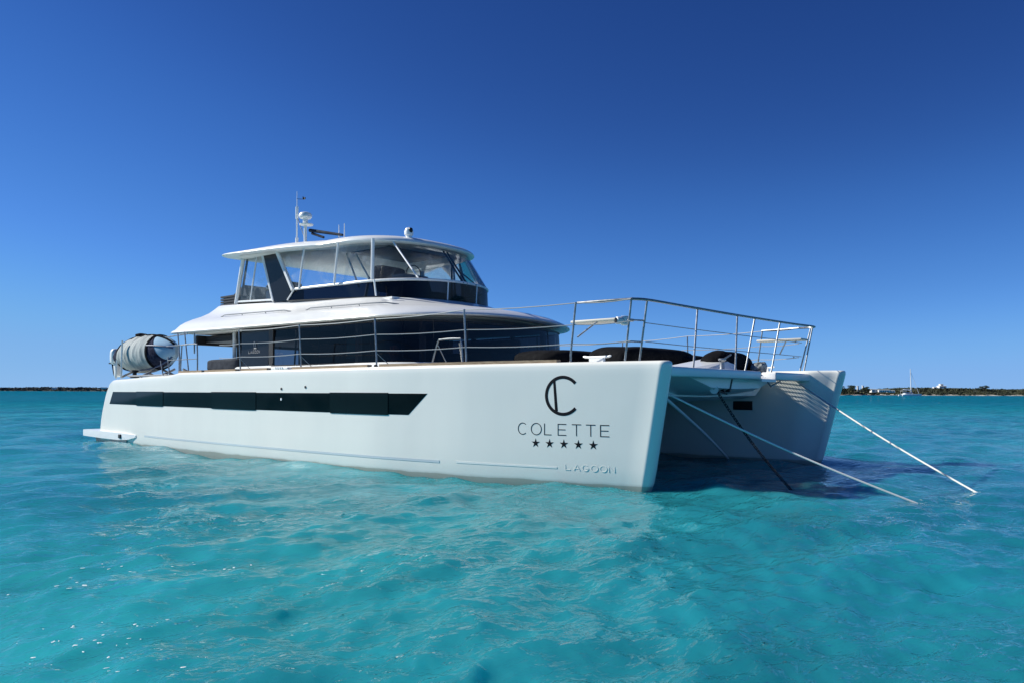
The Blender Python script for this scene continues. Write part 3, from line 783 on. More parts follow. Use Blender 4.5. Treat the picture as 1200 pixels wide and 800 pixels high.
# cockpit side glass with the builder's mark, pillar, soffit valance, post, sofa
for sd in (-1, 1):
    cg = MB(); cg.add([(-13.75, sd * 3.38, 2.33), (-12.32, sd * 3.41, 2.33), (-12.2, sd * 3.36, 3.36), (-13.85, sd * 3.33, 3.38), (-13.75, sd * 3.36, 2.33), (-12.32, sd * 3.39, 2.33), (-12.2, sd * 3.34, 3.36), (-13.85, sd * 3.31, 3.38)], [(0, 1, 2, 3), (7, 6, 5, 4), (0, 4, 5, 1), (1, 5, 6, 2), (2, 6, 7, 3), (3, 7, 4, 0)])
    cgo = cg.build('cockpit_window', M['black_gloss'], yacht, smooth=0)
    pl = MB(); pl.box((-12.17, sd * 3.385, 2.83), (.2, .06, 1.03)); pl.build('salon_pillar', M['black'], yacht, smooth=0)
    if sd == -1:
        x = -13.36
        for ch, w in zip('LAGOON', (.05, .065, .065, .07, .07, .06)):
            tx = MB()
            for st in letter(ch, x, 2.69, w, .075, .01):
                for a, b2 in zip(st[:-1], st[1:]): tx.tube([(a[0], -3.39 - .008 + .02 * (a[1] - 2.33) * 1.5, a[1]), (b2[0], -3.39 - .008 + .02 * (b2[1] - 2.33) * 1.5, b2[1])], .006, 4)
            tx.build('window_letter', M['paleink'], cgo); x += .105
        em = MB(); ym = -3.385
        for a, b2 in (((-13.1, 2.96), (-13.06, 2.83)), ((-13.06, 2.83), (-12.98, 2.83)), ((-12.98, 2.83), (-13.02, 2.96)), ((-13.1, 2.96), (-13.06, 3.02)), ((-13.06, 3.02), (-13.02, 2.96)), ((-13.1, 2.82), (-12.95, 2.82))):
            em.tube([(a[0], ym, a[1]), (b2[0], ym, b2[1])], .007, 4)
        em.build('window_emblem', M['paleink'], cgo)
    ps = MB(); ps.tube([(-14.65, sd * 3.1, 2.08), (-14.65, sd * 3.1, 3.4)], .055, 10); ps.build('cockpit_post', M['white_metal'], yacht)
    ps = MB(); ps.box((-14.53, sd * 3.02, 2.74), (.1, .1, 1.3)); ps.build('cockpit_post', M['black'], yacht, smooth=0)  # black twin of the white post, added as its shaded side
    sf = MB(); sf.blob((-14.75, sd * 3.25, 2.40), (1.75, .55, .34), .35, .35, wob=.02, seed=4); sf.build('cockpit_cushion', M['cushion'], yacht)
    st_ = MB(); st_.box((-14.7, sd * 3.2, 2.15), (1.9, .7, .2), bev=.03); st_.build('cockpit_bench', M['white'], yacht)
va = MB(); va.box((-16.9, 0, 3.22), (.14, 6.3, .3), bev=.02); va.box((-14.4, 0, 3.24), (4.6, 5.9, .2), bev=.02); va.build('awning_valance', M['black'], yacht)

# ---- flybridge: brow, white coaming, dark windscreen band
ob = outline(BROW, -17.05, .5); nb = len(ob)
oc = outline(BASE, -16.5, .5)
br_ = MB(); loops = []
cen = np.array([-11.6, 0])
def toward(o, d):
    v = o.copy(); q = np.linalg.norm(v[:, :2] - cen, axis=1)[:, None]
    v[:, :2] = cen + (v[:, :2] - cen) * (1 - d / q); return v
for ins, dz in ((.62, .02), (.30, .0), (.1, -.02), (.03, -.008), (0, .012), (0.012, .036), (.06, .07), (.15, .11)):
    v = toward(ob, ins); v[:, 2] += dz; loops.append([tuple(p) for p in v])
edge = toward(ob, .15); edge[:, 2] += .11
for f, g in ((.10, .17), (.22, .30), (.38, .42), (.56, .53), (.74, .68), (.88, .86), (.96, .98)):
    v = edge * (1 - f) + oc * f; v[:, 2] = edge[:, 2] * (1 - g) + oc[:, 2] * g; loops.append([tuple(p) for p in v])
v = oc.copy(); v[:, :2] = toward(oc, .02)[:, :2]; v[:, 2] += .008; loops.append([tuple(p) for p in v])
v = oc.copy(); v[:, :2] = toward(oc, .1)[:, :2]; v[:, 2] += .006; loops.append([tuple(p) for p in v])
br_.loft(loops, True, True)
brow = br_.build('flybridge_moulding', M['white'], yacht, smooth=50)
sof = MB(); sof.loft([[tuple(p) for p in toward(ob, .55) - np.array([0, 0, -.005])], [tuple(p) for p in toward(ob, .6) - np.array([0, 0, .03])]], True, True); sof.build('soffit', M['soffit'], yacht)
def sub(o, x0): return [tuple(p) for p in o if p[0] >= x0]
ba2 = outline((2.44, 2.117, -10.265, -8.218, 2.327, 4.05, .034, .008), -12.85)
ra2 = outline((2.395, 2.164, -10.588, -8.174, 2.273, 4.503, .004, .06), -12.62)
wsn = MB(); wsn.loft([[tuple(p) for p in ba2], [tuple(p) for p in ra2]], closed=False); ws = wsn.build('windscreen_band', M['screen'], yacht)
rl = MB(); rl.tube([tuple(p + np.array([0, 0, .015])) for p in ra2], .036, 8); rl.build('windscreen_rail', M['white_metal'], ws)
for y_i in range(2):
    for px_, (bx, by, bz), (tx_, ty, tz) in (('a', (-9.12 if y_i == 0 else -10.2, -2.27 if y_i == 0 else -2.17, 4.08), (-9.15 if y_i == 0 else -10.2, -2.31 if y_i == 0 else -2.2, 4.5)), ('b', (-8.27, -.55, 4.06), (-8.24, -.55, 4.54)), ('c', (-12.91, -2.44, 4.24), (-12.61, -2.42, 4.52))):
        sg_ = 1 if y_i == 0 else -1
        dv = MB(); dv.tube([(bx + .01, by * sg_, bz), (tx_ + .01, ty * sg_, tz)], .024, 6); dv.build('windscreen_divider', M['white_metal'], ws)
bs = MB(); bs.tube([tuple(p + np.array([0, 0, .0])) for p in ba2], .02, 6); bs.build('windscreen_seal', M['black'], ws)
# clear vinyl curtains
wt2 = outline(WTOP, -13.42)
cv = MB(); cv.loft([[tuple(p + np.array([0, 0, .05])) for p in ra2], [tuple(p) for p in wt2]], closed=False); cv.build('clear_curtain', M['clear'], yacht)
for sd in (-1, 1):
    c2 = MB(); c2.add([(-15.72, sd * 2.42, 4.40), (-13.66, sd * 2.42, 4.32), (-14.26, sd * 2.42, 5.72), (-15.32, sd * 2.42, 5.75)], [(0, 1, 2, 3)]); c2.build('clear_curtain', M['clear'], yacht)
    ar = MB(); poly = [(-13.60, 4.25), (-12.93, 4.23), (-12.66, 4.52), (-13.47, 5.70), (-14.22, 5.74)]
    ar.loft([[(x, sd * 2.40, z) for x, z in poly], [(x, sd * 2.46, z) for x, z in poly]], True, True); ar.build('arch_panel', M['black_gloss'], yacht, smooth=0)
    for (x0, z0), (x1, z1), w in (((-13.62, 4.27), (-14.24, 5.75), .055), ((-12.61, 4.50), (-13.45, 5.70), .06)):
        p = MB(); p.tube([(x0, sd * 2.44, z0), (x1, sd * 2.44, z1)], w, 8); p.build('arch_frame', M['white_metal'], yacht)
    p = MB(); p.tube([(-15.75, sd * 2.44, 4.34), (-15.31, sd * 2.44, 5.78)], .06, 10); p.build('hardtop_post', M['white_metal'], yacht)
    p = MB(); p.tube([(-15.62, sd * 2.36, 4.34), (-15.20, sd * 2.36, 5.78)], .035, 8); p.build('hardtop_post', M['black'], yacht)  # black tube set beside the white post to stand for its shaded flank
    for (x0, y0, z0), (x1, y1, z1), w in (((-14.95, 2.42, 4.37), (-14.57, 2.42, 5.74), .024), ((-12.35, 2.42, 4.53), (-12.11, 2.41, 5.66), .028), ((-10.86, 2.30, 4.53), (-10.67, 2.31, 5.62), .03),
                                         ((-9.35, 2.2, 4.53) if sd < 0 else (-10.3, 2.1, 4.53), (-9.37, 2.17, 5.60) if sd < 0 else (-10.4, 2.08, 5.6), .045), ((-8.26 if sd < 0 else -8.8, 1.60, 4.55), (-9.33 if sd < 0 else -9.6, 1.52, 5.60), .024)):
        p = MB(); p.tube([(x0, sd * y0, z0), (x1, sd * y1, z1)], w, 8); p.build('window_post', M['white_metal'], yacht)
    p = MB(); p.tube([(-15.7, sd * 2.43, 4.4), (-13.66, sd * 2.43, 4.31)], .03, 6); p.build('curtain_rail', M['white_metal'], yacht)
for q in (0.0, .14):
    p = MB(); p.tube([(-8.15, -.06 + q, 4.56), (-9.1, .1 + q, 5.55)], .026, 6); p.build('wiper_arm', M['black'], yacht)
p = MB(); p.tube([(-8.15, 0.45, 4.56), (-8.75, .5, 4.95)], .018, 6); p.build('wiper_arm', M['grey'], yacht)
for (x0, y0, z0), (x1, y1, z1) in (((-11.86, -1.2, 5.75), (-11.2, -1.2, 4.6)), ((-11.5, -1.2, 5.75), (-10.5, -1.2, 4.5))):
    p = MB(); p.tube([(x0, y0, z0), (x1, y1, z1)], .028, 6); p.build('hardtop_strut', M['white_metal'], yacht)
p = MB(); p.tube([(-13.0, 2.0, 4.3), (-13.0, 2.0, 5.75)], .07, 8); p.build('hardtop_strut', M['grey'], yacht)
p = MB(); p.tube([(-10.8, 2.1, 4.3), (-10.8, 2.1, 5.7)], .03, 8); p.build('hardtop_strut', M['grey'], yacht)
# flybridge deck furniture
fd = MB(); fd.box((-12.2, 0, 4.04), (6.8, 4.0, .06)); fd.build('flybridge_floor', M['deck'], yacht)
hc = MB(); hc.box((-9.35, -.9, 4.4), (.7, 1.2, .75), taper=.7, bev=0); hc.build('helm_console', M['grey'], yacht)
hs = MB(); hs.blob((-10.1, -1.0, 4.78), (.22, 1.1, .62), .4, .4, seed=2); hs.blob((-9.85, -1.0, 4.45), (.6, 1.1, .22), .4, .4, seed=3); hs.build('helm_seat', M['cushion'], yacht)
wh = MB(); wh.tube([(-9.1 + .12 * math.cos(a) * .3, -1.0 + .22 * math.cos(a), 4.8 + .22 * math.sin(a)) for a in np.linspace(0, 2 * math.pi, 24)], .014, 6); wh.build('steering_wheel', M['black'], yacht)
fs = MB(); fs.blob((-11.6, 1.3, 4.4), (2.4, .7, .55), .35, .35, seed=6); fs.build('flybridge_sofa', M['seat'], yacht)
bq = MB(); bq.box((-14.2, -1.7, 4.45), (1.2, .6, .5), bev=.04); bq.blob((-14.1, -1.7, 4.78), (1.1, .55, .3), .5, .5, seed=8); bq.build('grill_cabinet', M['grey'], yacht)
for k in range(3):
    kb = MB(); kb.lathe((-14.75 + .14 * k, -1.95, 4.82 - .03 * k), [(.001, -.06), (.05, -.04), (.06, .02), (.03, .06), (.001, .07)], 10); kb.build('winch', M['steel'], yacht)
lv = MB()
for k in range(4): lv.box((-16.6, -1.5, 4.40 + k * .085), (.95, 1.5, .055))
lv.box((-16.55, -1.5, 4.5), (.8, 1.4, .36)); lv.build('aft_seat_back', M['black'], yacht, smooth=0)
lc = MB(); lc.add([(-16.6, -2.1, 4.68), (-15.9, -2.1, 4.98), (-15.7, -2.1, 4.62), (-16.6, -.7, 4.68), (-15.9, -.7, 4.98), (-15.7, -.7, 4.62)], [(0, 1, 2), (5, 4, 3), (0, 3, 4, 1), (1, 4, 5, 2), (2, 5, 3, 0)]); lc.build('folded_cover', M['black'], yacht, smooth=0)

# brow handrails and lamp
def brow_y(x, z, sd=-1):
    best = None
    for lp in loops:
        pass
    return None
LP = np.array(loops)                                   # level x around x xyz
def brow_surface(x, frac_level):
    """starboard point of the moulding at station x on a given loft level"""
    lp = LP[frac_level]; h = lp[:len(lp) // 2]; k = np.argsort(h[:, 0]); return np.array([x, np.interp(x, h[k, 0], h[k, 1]), np.interp(x, h[k, 0], h[k, 2])])
for sd in (1, -1):
    for x0, x1 in ((-15.2, -11.75), (-11.1, -7.85)):
        pts = []
        for x in np.linspace(x0, x1, 14):
            q = brow_surface(x, 10); q[1] *= sd; q = q + np.array([0, -.035 * sd, .045]); pts.append(tuple(q))
        pts[0] = tuple(brow_surface(x0, 10) * np.array([1, sd, 1])); pts[-1] = tuple(brow_surface(x1, 10) * np.array([1, sd, 1]))
        g = MB(); g.tube(pts, .016, 6)
        for x in np.linspace(x0, x1, 4)[1:-1]:
            a = brow_surface(x, 10) * np.array([1, sd, 1]); g.tube([a, a + np.array([0, -.035 * sd, .045])], .012, 5)
        g.build('moulding_handrail', M['grey'], yacht)
lm = MB(); lm.lathe((-7.75, .0, 3.86), [(.001, -.06), (.1, -.05), (.11, .05), (.06, .11), (.001, .12)], 14); lm.box((-7.55, -.02, 3.83), (.35, .16, .06), bev=.015); lm.build('foredeck_lamp', M['white_metal'], yacht)

# ---- hardtop
oh = outline(HARD, -15.2, .55)
cen = np.array([-11.9, 0])
ht = MB(); lps = []
for ins, dz in ((.5, -.02), (.3, -.03), (.12, -.025), (.03, -.01), (0, .025), (.012, .06), (.05, .10), (.13, .145), (.3, .20), (.6, .255), (1.0, .30), (1.5, .33)):
    v = toward(oh, ins); v[:, 2] += dz * (.42 + .58 * sstep(-14.9, -12.2, v[:, 0])); lps.append([tuple(p) for p in v])
ht.loft(lps, True, True); hard = ht.build('hardtop', M['white'], yacht, smooth=50)
ce = MB(); ce.loft([[tuple(p) for p in toward(oh, .62) - np.array([0, 0, .045])], [tuple(p) for p in toward(oh, .52) - np.array([0, 0, .018])]], True, True); ce.build('ceiling_panel', M['soffit'], hard)
sr = MB(); sr.box((-10.6, -.2, 5.585), (1.7, 2.2, .03), bev=.01); sr.build('sunroof_shade', M['black'], hard)

# ---- mast gear on the roof
an = MB(); an.tube([(-12.8, -2.2, 5.88), (-12.8, -2.2, 6.05)], .045, 10); an.tube([(-12.8, -2.2, 6.0), (-12.8, -2.2, 6.95)], .022, 8); an.tube([(-12.8, -2.2, 6.6), (-12.8, -2.2, 6.95)], .042, 8); an.tube([(-12.8, -2.2, 6.9), (-12.8, -2.2, 7.4)], [.012, .006], 6); an.build('aerial_mast', M['white_metal'], yacht)
wd = MB(); wd.tube([(-12.8, -2.2, 7.18), (-12.62, -2.12, 7.16)], .008, 5); wd.box((-12.58, -2.1, 7.18), (.09, .02, .06)); wd.tube([(-12.62, -2.12, 7.16), (-12.62, -2.12, 7.24)], .012, 5); wd.build('wind_vane', M['black'], yacht)
sb = MB(); sb.tube([(-12.75, -2.2, 6.6), (-12.5, -2.1, 5.92)], .012, 5); sb.build('mast_stay', M['wire'], yacht)
rm = MB()
rm.tube([(-12.45, -2.15, 5.9), (-12.45, -2.15, 6.4)], .045, 10); rm.lathe((-12.4, -2.15, 6.36), [(.001, 0), (.19, .015), (.2, .04), (.001, .06)], 20); rm.tube([(-12.45, -2.15, 6.4), (-12.45, -2.15, 6.58)], .07, 8)
rm.build('radar_post', M['white_metal'], yacht)
rd = MB(); rd.lathe((-12.45, -2.15, 6.56), [(.001, 0), (.15, .01), (.185, .05), (.185, .11), (.15, .165), (.08, .19), (.001, .195)], 24); rd.build('radar_dome', M['white'], yacht)
arm = MB(); arm.tube([(-12.3, -2.1, 6.22), (-10.9, -2.0, 5.92)], [.05, .035], 8); arm.tube([(-12.2, -2.1, 6.12), (-11.7, -2.05, 5.95)], .035, 6); arm.build('folding_mast', M['cushion'], yacht)
for x in (-11.2, -10.95):
    a = MB(); a.tube([(x, -1.9, 5.88), (x, -1.9, 6.26)], [.016, .01], 6); a.build('short_aerial', M['white_metal'], yacht)
dm = MB(); dm.lathe((-9.3, -1.0, 5.74), [(.001, -.05), (.12, -.03), (.12, .03), (.085, .06), (.085, .1), (.12, .13), (.125, .22), (.09, .3), (.001, .34)], 20); dmo = dm.build('camera_dome', M['white'], yacht)
dl = MB(); dl.blob((-9.21, -1.02, 5.98), (.13, .11, .14), .8, .8, nu=16, nv=10); dl.build('camera_lens', M['black_gloss'], dmo)

# ---- guard rails
def rail_y(x): return float(outer(x)) - .13
def rail_x(): return [-15.3, -13.7, -11.18, -8.64, -6.1, -3.79, -1.62]
for sd in (-1, 1):
    gr = bpy.data.objects.new('guard_rail', None); COL.objects.link(gr); gr.parent = yacht
    wires = {3.17: [], 2.81: [], 2.48: []}
    tops = {}
    for x in rail_x()[2:]:
        y = rail_y(x); lean = .12 if x > -2 else -.04
        tz = 3.2 if x > -5 else 3.14
        st_ = MB(); st_.tube([(x, sd * y, 2.12), (x, sd * y, 2.3), (x + lean, sd * (y + .02), tz)], .018, 8); st_.lathe((x, sd * y, 2.13), [(.001, 0), (.045, 0), (.045, .02), (.02, .05), (.001, .05)], 10)
        if x < -5: st_.tube([(x + .02, sd * y, 2.42), (x + .3, sd * (y - .12), 2.16)], .008, 5)
        st_.build('stanchion', M['steel'], gr)
        for z in wires: wires[z].append((x + lean * (z - 2.2) / .95, sd * (y + .01), z if z < 3 else tz - .01))
    for z, pts in wires.items():
        q = [(-12.2 if z < 3 else -11.2, pts[0][1], z)] + pts
        q += [(-.5, sd * 3.78, z + .02 if z < 3 else 3.2)]
        w_ = MB(); pp = []
        for a, b2 in zip(q[:-1], q[1:]):
            for k in range(4):
                u = k / 4; pp.append(tuple(np.array(a) * (1 - u) + np.array(b2) * u - np.array([0, 0, .025 * math.sin(math.pi * u)])))
        pp.append(q[-1]); w_.tube(pp, .009 if z < 3 else .010, 5); w_.build('guard_wire', M['wire'], gr)
    tp = MB(); tp.tube(curve_pts([(-1.5, sd * 3.93, 3.195), (-.9, sd * 3.85, 3.2), (-.5, sd * 3.76, 3.205)], 4), .02, 8); tp.build('top_rail', M['steel'], gr)
    hoop = MB(); y = 4.30
    hoop.tube(curve_pts([(-4.85, sd * y, 2.12), (-4.66, sd * y, 2.6), (-4.55, sd * y, 2.66), (-4.1, sd * y, 2.66), (-4.0, sd * y, 2.6), (-3.95, sd * y, 2.12)], 5), .016, 7)
    hoop.tube([(-4.65, sd * y, 2.55), (-4.6, sd * (y - .25), 2.12)], .012, 6); hoop.tube([(-4.05, sd * y, 2.58), (-4.25, sd * (y - .3), 2.12)], .014, 6)
    hoop.build('grab_hoop', M['steel'], gr)
    # pulpit seat
    px0 = 0 if sd < 0 else .55
    ps = MB(); ps.box((-1.33 + px0, sd * 3.42, 2.9), (1.1, .42, .05), bev=.018); so = ps.build('pulpit_seat', M['seat'], yacht)
    sp_ = MB(); sp_.tube([(-1.55 + px0, sd * 3.86, 2.6), (-1.3 + px0, sd * 3.6, 2.88)], .015, 6); sp_.build('seat_strut', M['steel'], so)
    cl = MB(); cl.box((-1.32, sd * 3.58, 2.20), (.3, .07, .08)); cl.tube(curve_pts([(-1.62, sd * 3.58, 2.275), (-1.5, sd * 3.58, 2.26), (-1.14, sd * 3.58, 2.26), (-1.02, sd * 3.58, 2.275)], 3), [.012] + [.022] * 8 + [.012], 8)
    cl.build('mooring_cleat', M['white_metal'], yacht)
pul = bpy.data.objects.new('bow_rail', None); COL.objects.link(pul); pul.parent = yacht
tp = MB(); tp.tube(curve_pts([(-.5, -3.76, 3.205), (-.36, -3.45, 3.205), (-.28, -2.5, 3.19), (-.24, 0, 3.19), (-.16, 2.5, 3.2), (-.08, 3.55, 3.205), (-.2, 3.8, 3.205), (-.5, 3.8, 3.205)], 5), .024, 8); tp.build('top_rail', M['steel'], pul)
for (x0, y0, z0), (x1, y1, z1) in (((-.65, -3.72, 2.15), (-.5, -3.76, 3.2)), ((-.55, -3.42, 2.15), (-.38, -3.45, 3.2)), ((-.22, -2.1, 2.07), (-.27, -1.85, 3.19)), ((-.22, -.35, 2.07), (-.24, -.22, 3.19)),
                                   ((-.22, .1, 2.07), (-.23, .6, 3.19)), ((-.22, 1.42, 2.07), (-.2, 1.86, 3.19)), ((-.25, 3.42, 2.13), (-.09, 3.55, 3.2)), ((-.45, 3.68, 2.13), (-.22, 3.79, 3.2))):
    s_ = MB(); s_.tube([(x0, y0, z0), (x0 * .8 + x1 * .2, y0 * .8 + y1 * .2, z0 + .2), (x1, y1, z1)], .018 if abs(y0) > .3 or y0 > 0 else .024, 8); s_.build('stanchion', M['steel'], pul)
for z in (2.82, 2.5):
    w_ = MB(); w_.tube([(-.42, -3.43, z), (-.3, -1.98, z - .02), (-.26, -.28, z - .02), (-.24, .4, z - .02), (-.24, 1.7, z - .01), (-.3, 3.42, z)], .008, 5); w_.build('guard_wire', M['wire'], pul)
for sd in (-1, 1):
    for a, b2 in (((-.6, sd * 3.74, 2.5), (-.5, sd * 3.43, 2.5)), ((-.58, sd * 3.75, 2.86), (-.45, sd * 3.44, 2.86))):
        w_ = MB(); w_.tube([a, b2], .014, 6); w_.build('rail_rung', M['steel'], pul)
sl = MB(); sl.box((-.72, -3.62, 2.86), (.12, .1, .16), bev=.02); sl.lathe((-.75, -3.68, 2.86), [(.001, -.01), (.06, 0), (.065, .09), (.05, .1), (.001, .1)], 14, (-.5, -.85, 0)); slo = sl.build('searchlight', M['white_metal'], yacht)
s2 = MB(); s2.lathe((-.8, -3.775, 2.86), [(.001, 0), (.048, 0), (.048, .006), (.001, .008)], 14, (-.5, -.85, 0)); s2.build('searchlight_lens', M['black_gloss'], slo)

# aft rails and boarding gate by the cockpit
ga = MB()
for (x0, z0), (x1, z1) in (((-14.05, 2.1), (-14.35, 3.26)), ((-14.5, 2.1), (-14.75, 3.25)), ((-14.62, 2.1), (-14.66, 2.9)), ((-14.55, 2.1), (-14.5, 2.9)), ((-15.6, 2.07), (-15.8, 2.5)), ((-15.2, 2.07), (-15.35, 2.6))):
    ga.tube([(x0, -4.78, z0), (x1, -4.76, z1)], .018, 7)
ga.tube([(-15.4, -4.78, 2.9), (-14.6, -4.78, 2.9), (-14.1, -4.78, 2.9)], .014, 6); ga.tube([(-15.3, -4.78, 2.5), (-13.6, -4.78, 2.5)], .011, 6)
ga.tube(curve_pts([(-14.5, -4.78, 2.9), (-13.7, -4.78, 2.9), (-13.58, -4.78, 2.8), (-13.56, -4.78, 2.13)], 5), .02, 7)
ga.tube([(-15.6, -4.7, 3.17), (-14.3, -4.7, 3.2)], .016, 6); ga.tube([(-13.8, -4.75, 3.2), (-13.8, -4.75, 2.65)], .02, 6)
ga.build('boarding_gate', M['steel'], yacht)
bl = MB(); bl.lathe((-18.05, -4.55, 2.03), [(.001, 0), (.14, 0), (.13, .05), (.06, .08), (.06, .16), (.12, .2), (.11, .24), (.001, .25)], 16); bl.build('stern_bollard', M['black'], yacht)
ch = MB()
for x in (-18.7, -17.3, -16.0): ch.tube([(x, -4.7, 2.05), (x, -4.25, 2.28)], .035, 8); ch.tube([(x, -3.5, 2.05), (x, -4.0, 2.28)], .035, 8)
ch.box((-16.8, -4.55, 2.09), (2.9, .28, .05), bev=.01); ch.build('tender_cradle', M['grey'], yacht)
for x, zt in ((-18.55, 3.2), (-18.95, 2.6)):
    p = MB(); p.tube([(x, -4.75, 2.02), (x, -4.72, zt)], .03, 8); p.build('cradle_post', M['white_metal'], yacht)

# foredeck: locker lid, roller
lk = MB(); prof = [(-.95, 2.06), (-.95, 2.14), (-1.0, 2.2)]
lk.add([(-.7, -.95, 2.07), (-.7, .85, 2.07), (-1.5, .85, 2.07), (-1.5, -.95, 2.07), (-.85, -.95, 2.13), (-.85, .85, 2.35), (-1.45, .85, 2.40), (-1.45, -.95, 2.17)], [(3, 2, 1, 0), (4, 5, 6, 7), (0, 1, 5, 4), (1, 2, 6, 5), (2, 3, 7, 6), (3, 0, 4, 7)])
lk.build('anchor_locker', M['white'], yacht, smooth=0)
wl_ = MB(); wl_.lathe((-.55, -.25, 2.06), [(.001, 0), (.07, 0), (.05, .06), (.045, .2), (.08, .24), (.08, .27), (.001, .28)], 14); wl_.tube([(-.55, -.25, 2.3), (-.45, -.05, 2.42)], .018, 6); wl_.build('windlass', M['steel'], yacht)
ro = MB(); ro.lathe((-.42, -.86, 1.70), [(.001, -.04), (.085, -.04), (.05, -.015), (.05, .015), (.085, .04), (.001, .04)], 20, (0.5, -1, 0)); roo = ro.build('anchor_roller', M['white_metal'], yacht)
rb = MB(); rb.tube([(-.4, -1.35, 1.93), (-.42, -.86, 1.72)], .03, 8); rb.box((-.45, -.42, 1.82), (.14, .08, .34), rot=Euler((R(-28), 0, 0))); rb.box((-.4, -.25, 1.80), (.1, .05, .3), rot=Euler((R(-22), 0, 0))); rb.tube([(-.42, -.86, 1.7), (-.42, -.3, 1.62)], .02, 6); rb.build('roller_bracket', M['black'], roo)
pp = MB(); pp.box((-.40, -.75, 1.86), (.05, .85, .035)); pp.build('anchor_plate', M['white_metal'], yacht, smooth=0)

# ================================================================== things carried by the yacht
def cover(label, seed, blobs, mat_=None, name_='covered_lounger', cat='lounger', group='covered loungers on the foredeck'):
    mb = MB()
    for c, d, e1, e2, rot in blobs: mb.blob(c, d, e1, e2, rot, wob=.06, seed=seed); seed += 1
    return tag(mb.build(name_, mat_ or M['cover'], smooth=60), label, cat, group)
cover('low black covered lounger beside the dark salon front windows', 21, [((-4.6, -.1, 2.24), (1.5, 2.9, .75), .45, .5, 0)])
cover('tall black covered lounger pile behind the starboard bow', 31, [((-2.7, .3, 2.25), (1.2, 3.3, .78), .5, .45, 0), ((-2.5, 1.5, 2.22), (.9, 1.4, .6), .6, .6, .3)])
cover('flat black covered lounger between the tall pile and the white locker', 41, [((-3.6, 3.2, 2.3), (1.8, 2.2, .62), .5, .5, 0)])
cover('peaked black covered lounger behind the white anchor locker', 51, [((-1.1, 1.15, 2.2), (.6, 1.9, .7), .75, .55, 0), ((-1.1, .75, 2.33), (.5, .8, .46), .9, .7, .2)])
tag((lambda mb: (mb.blob((-.62, 1.72, 2.18), (.34, .6, .3), .7, .7, .3, wob=.22, seed=61), mb.build('crumpled_cover', M['silver'], smooth=60))[1])(MB()), 'crumpled silver grey cover at the port end of the loungers', 'cover')

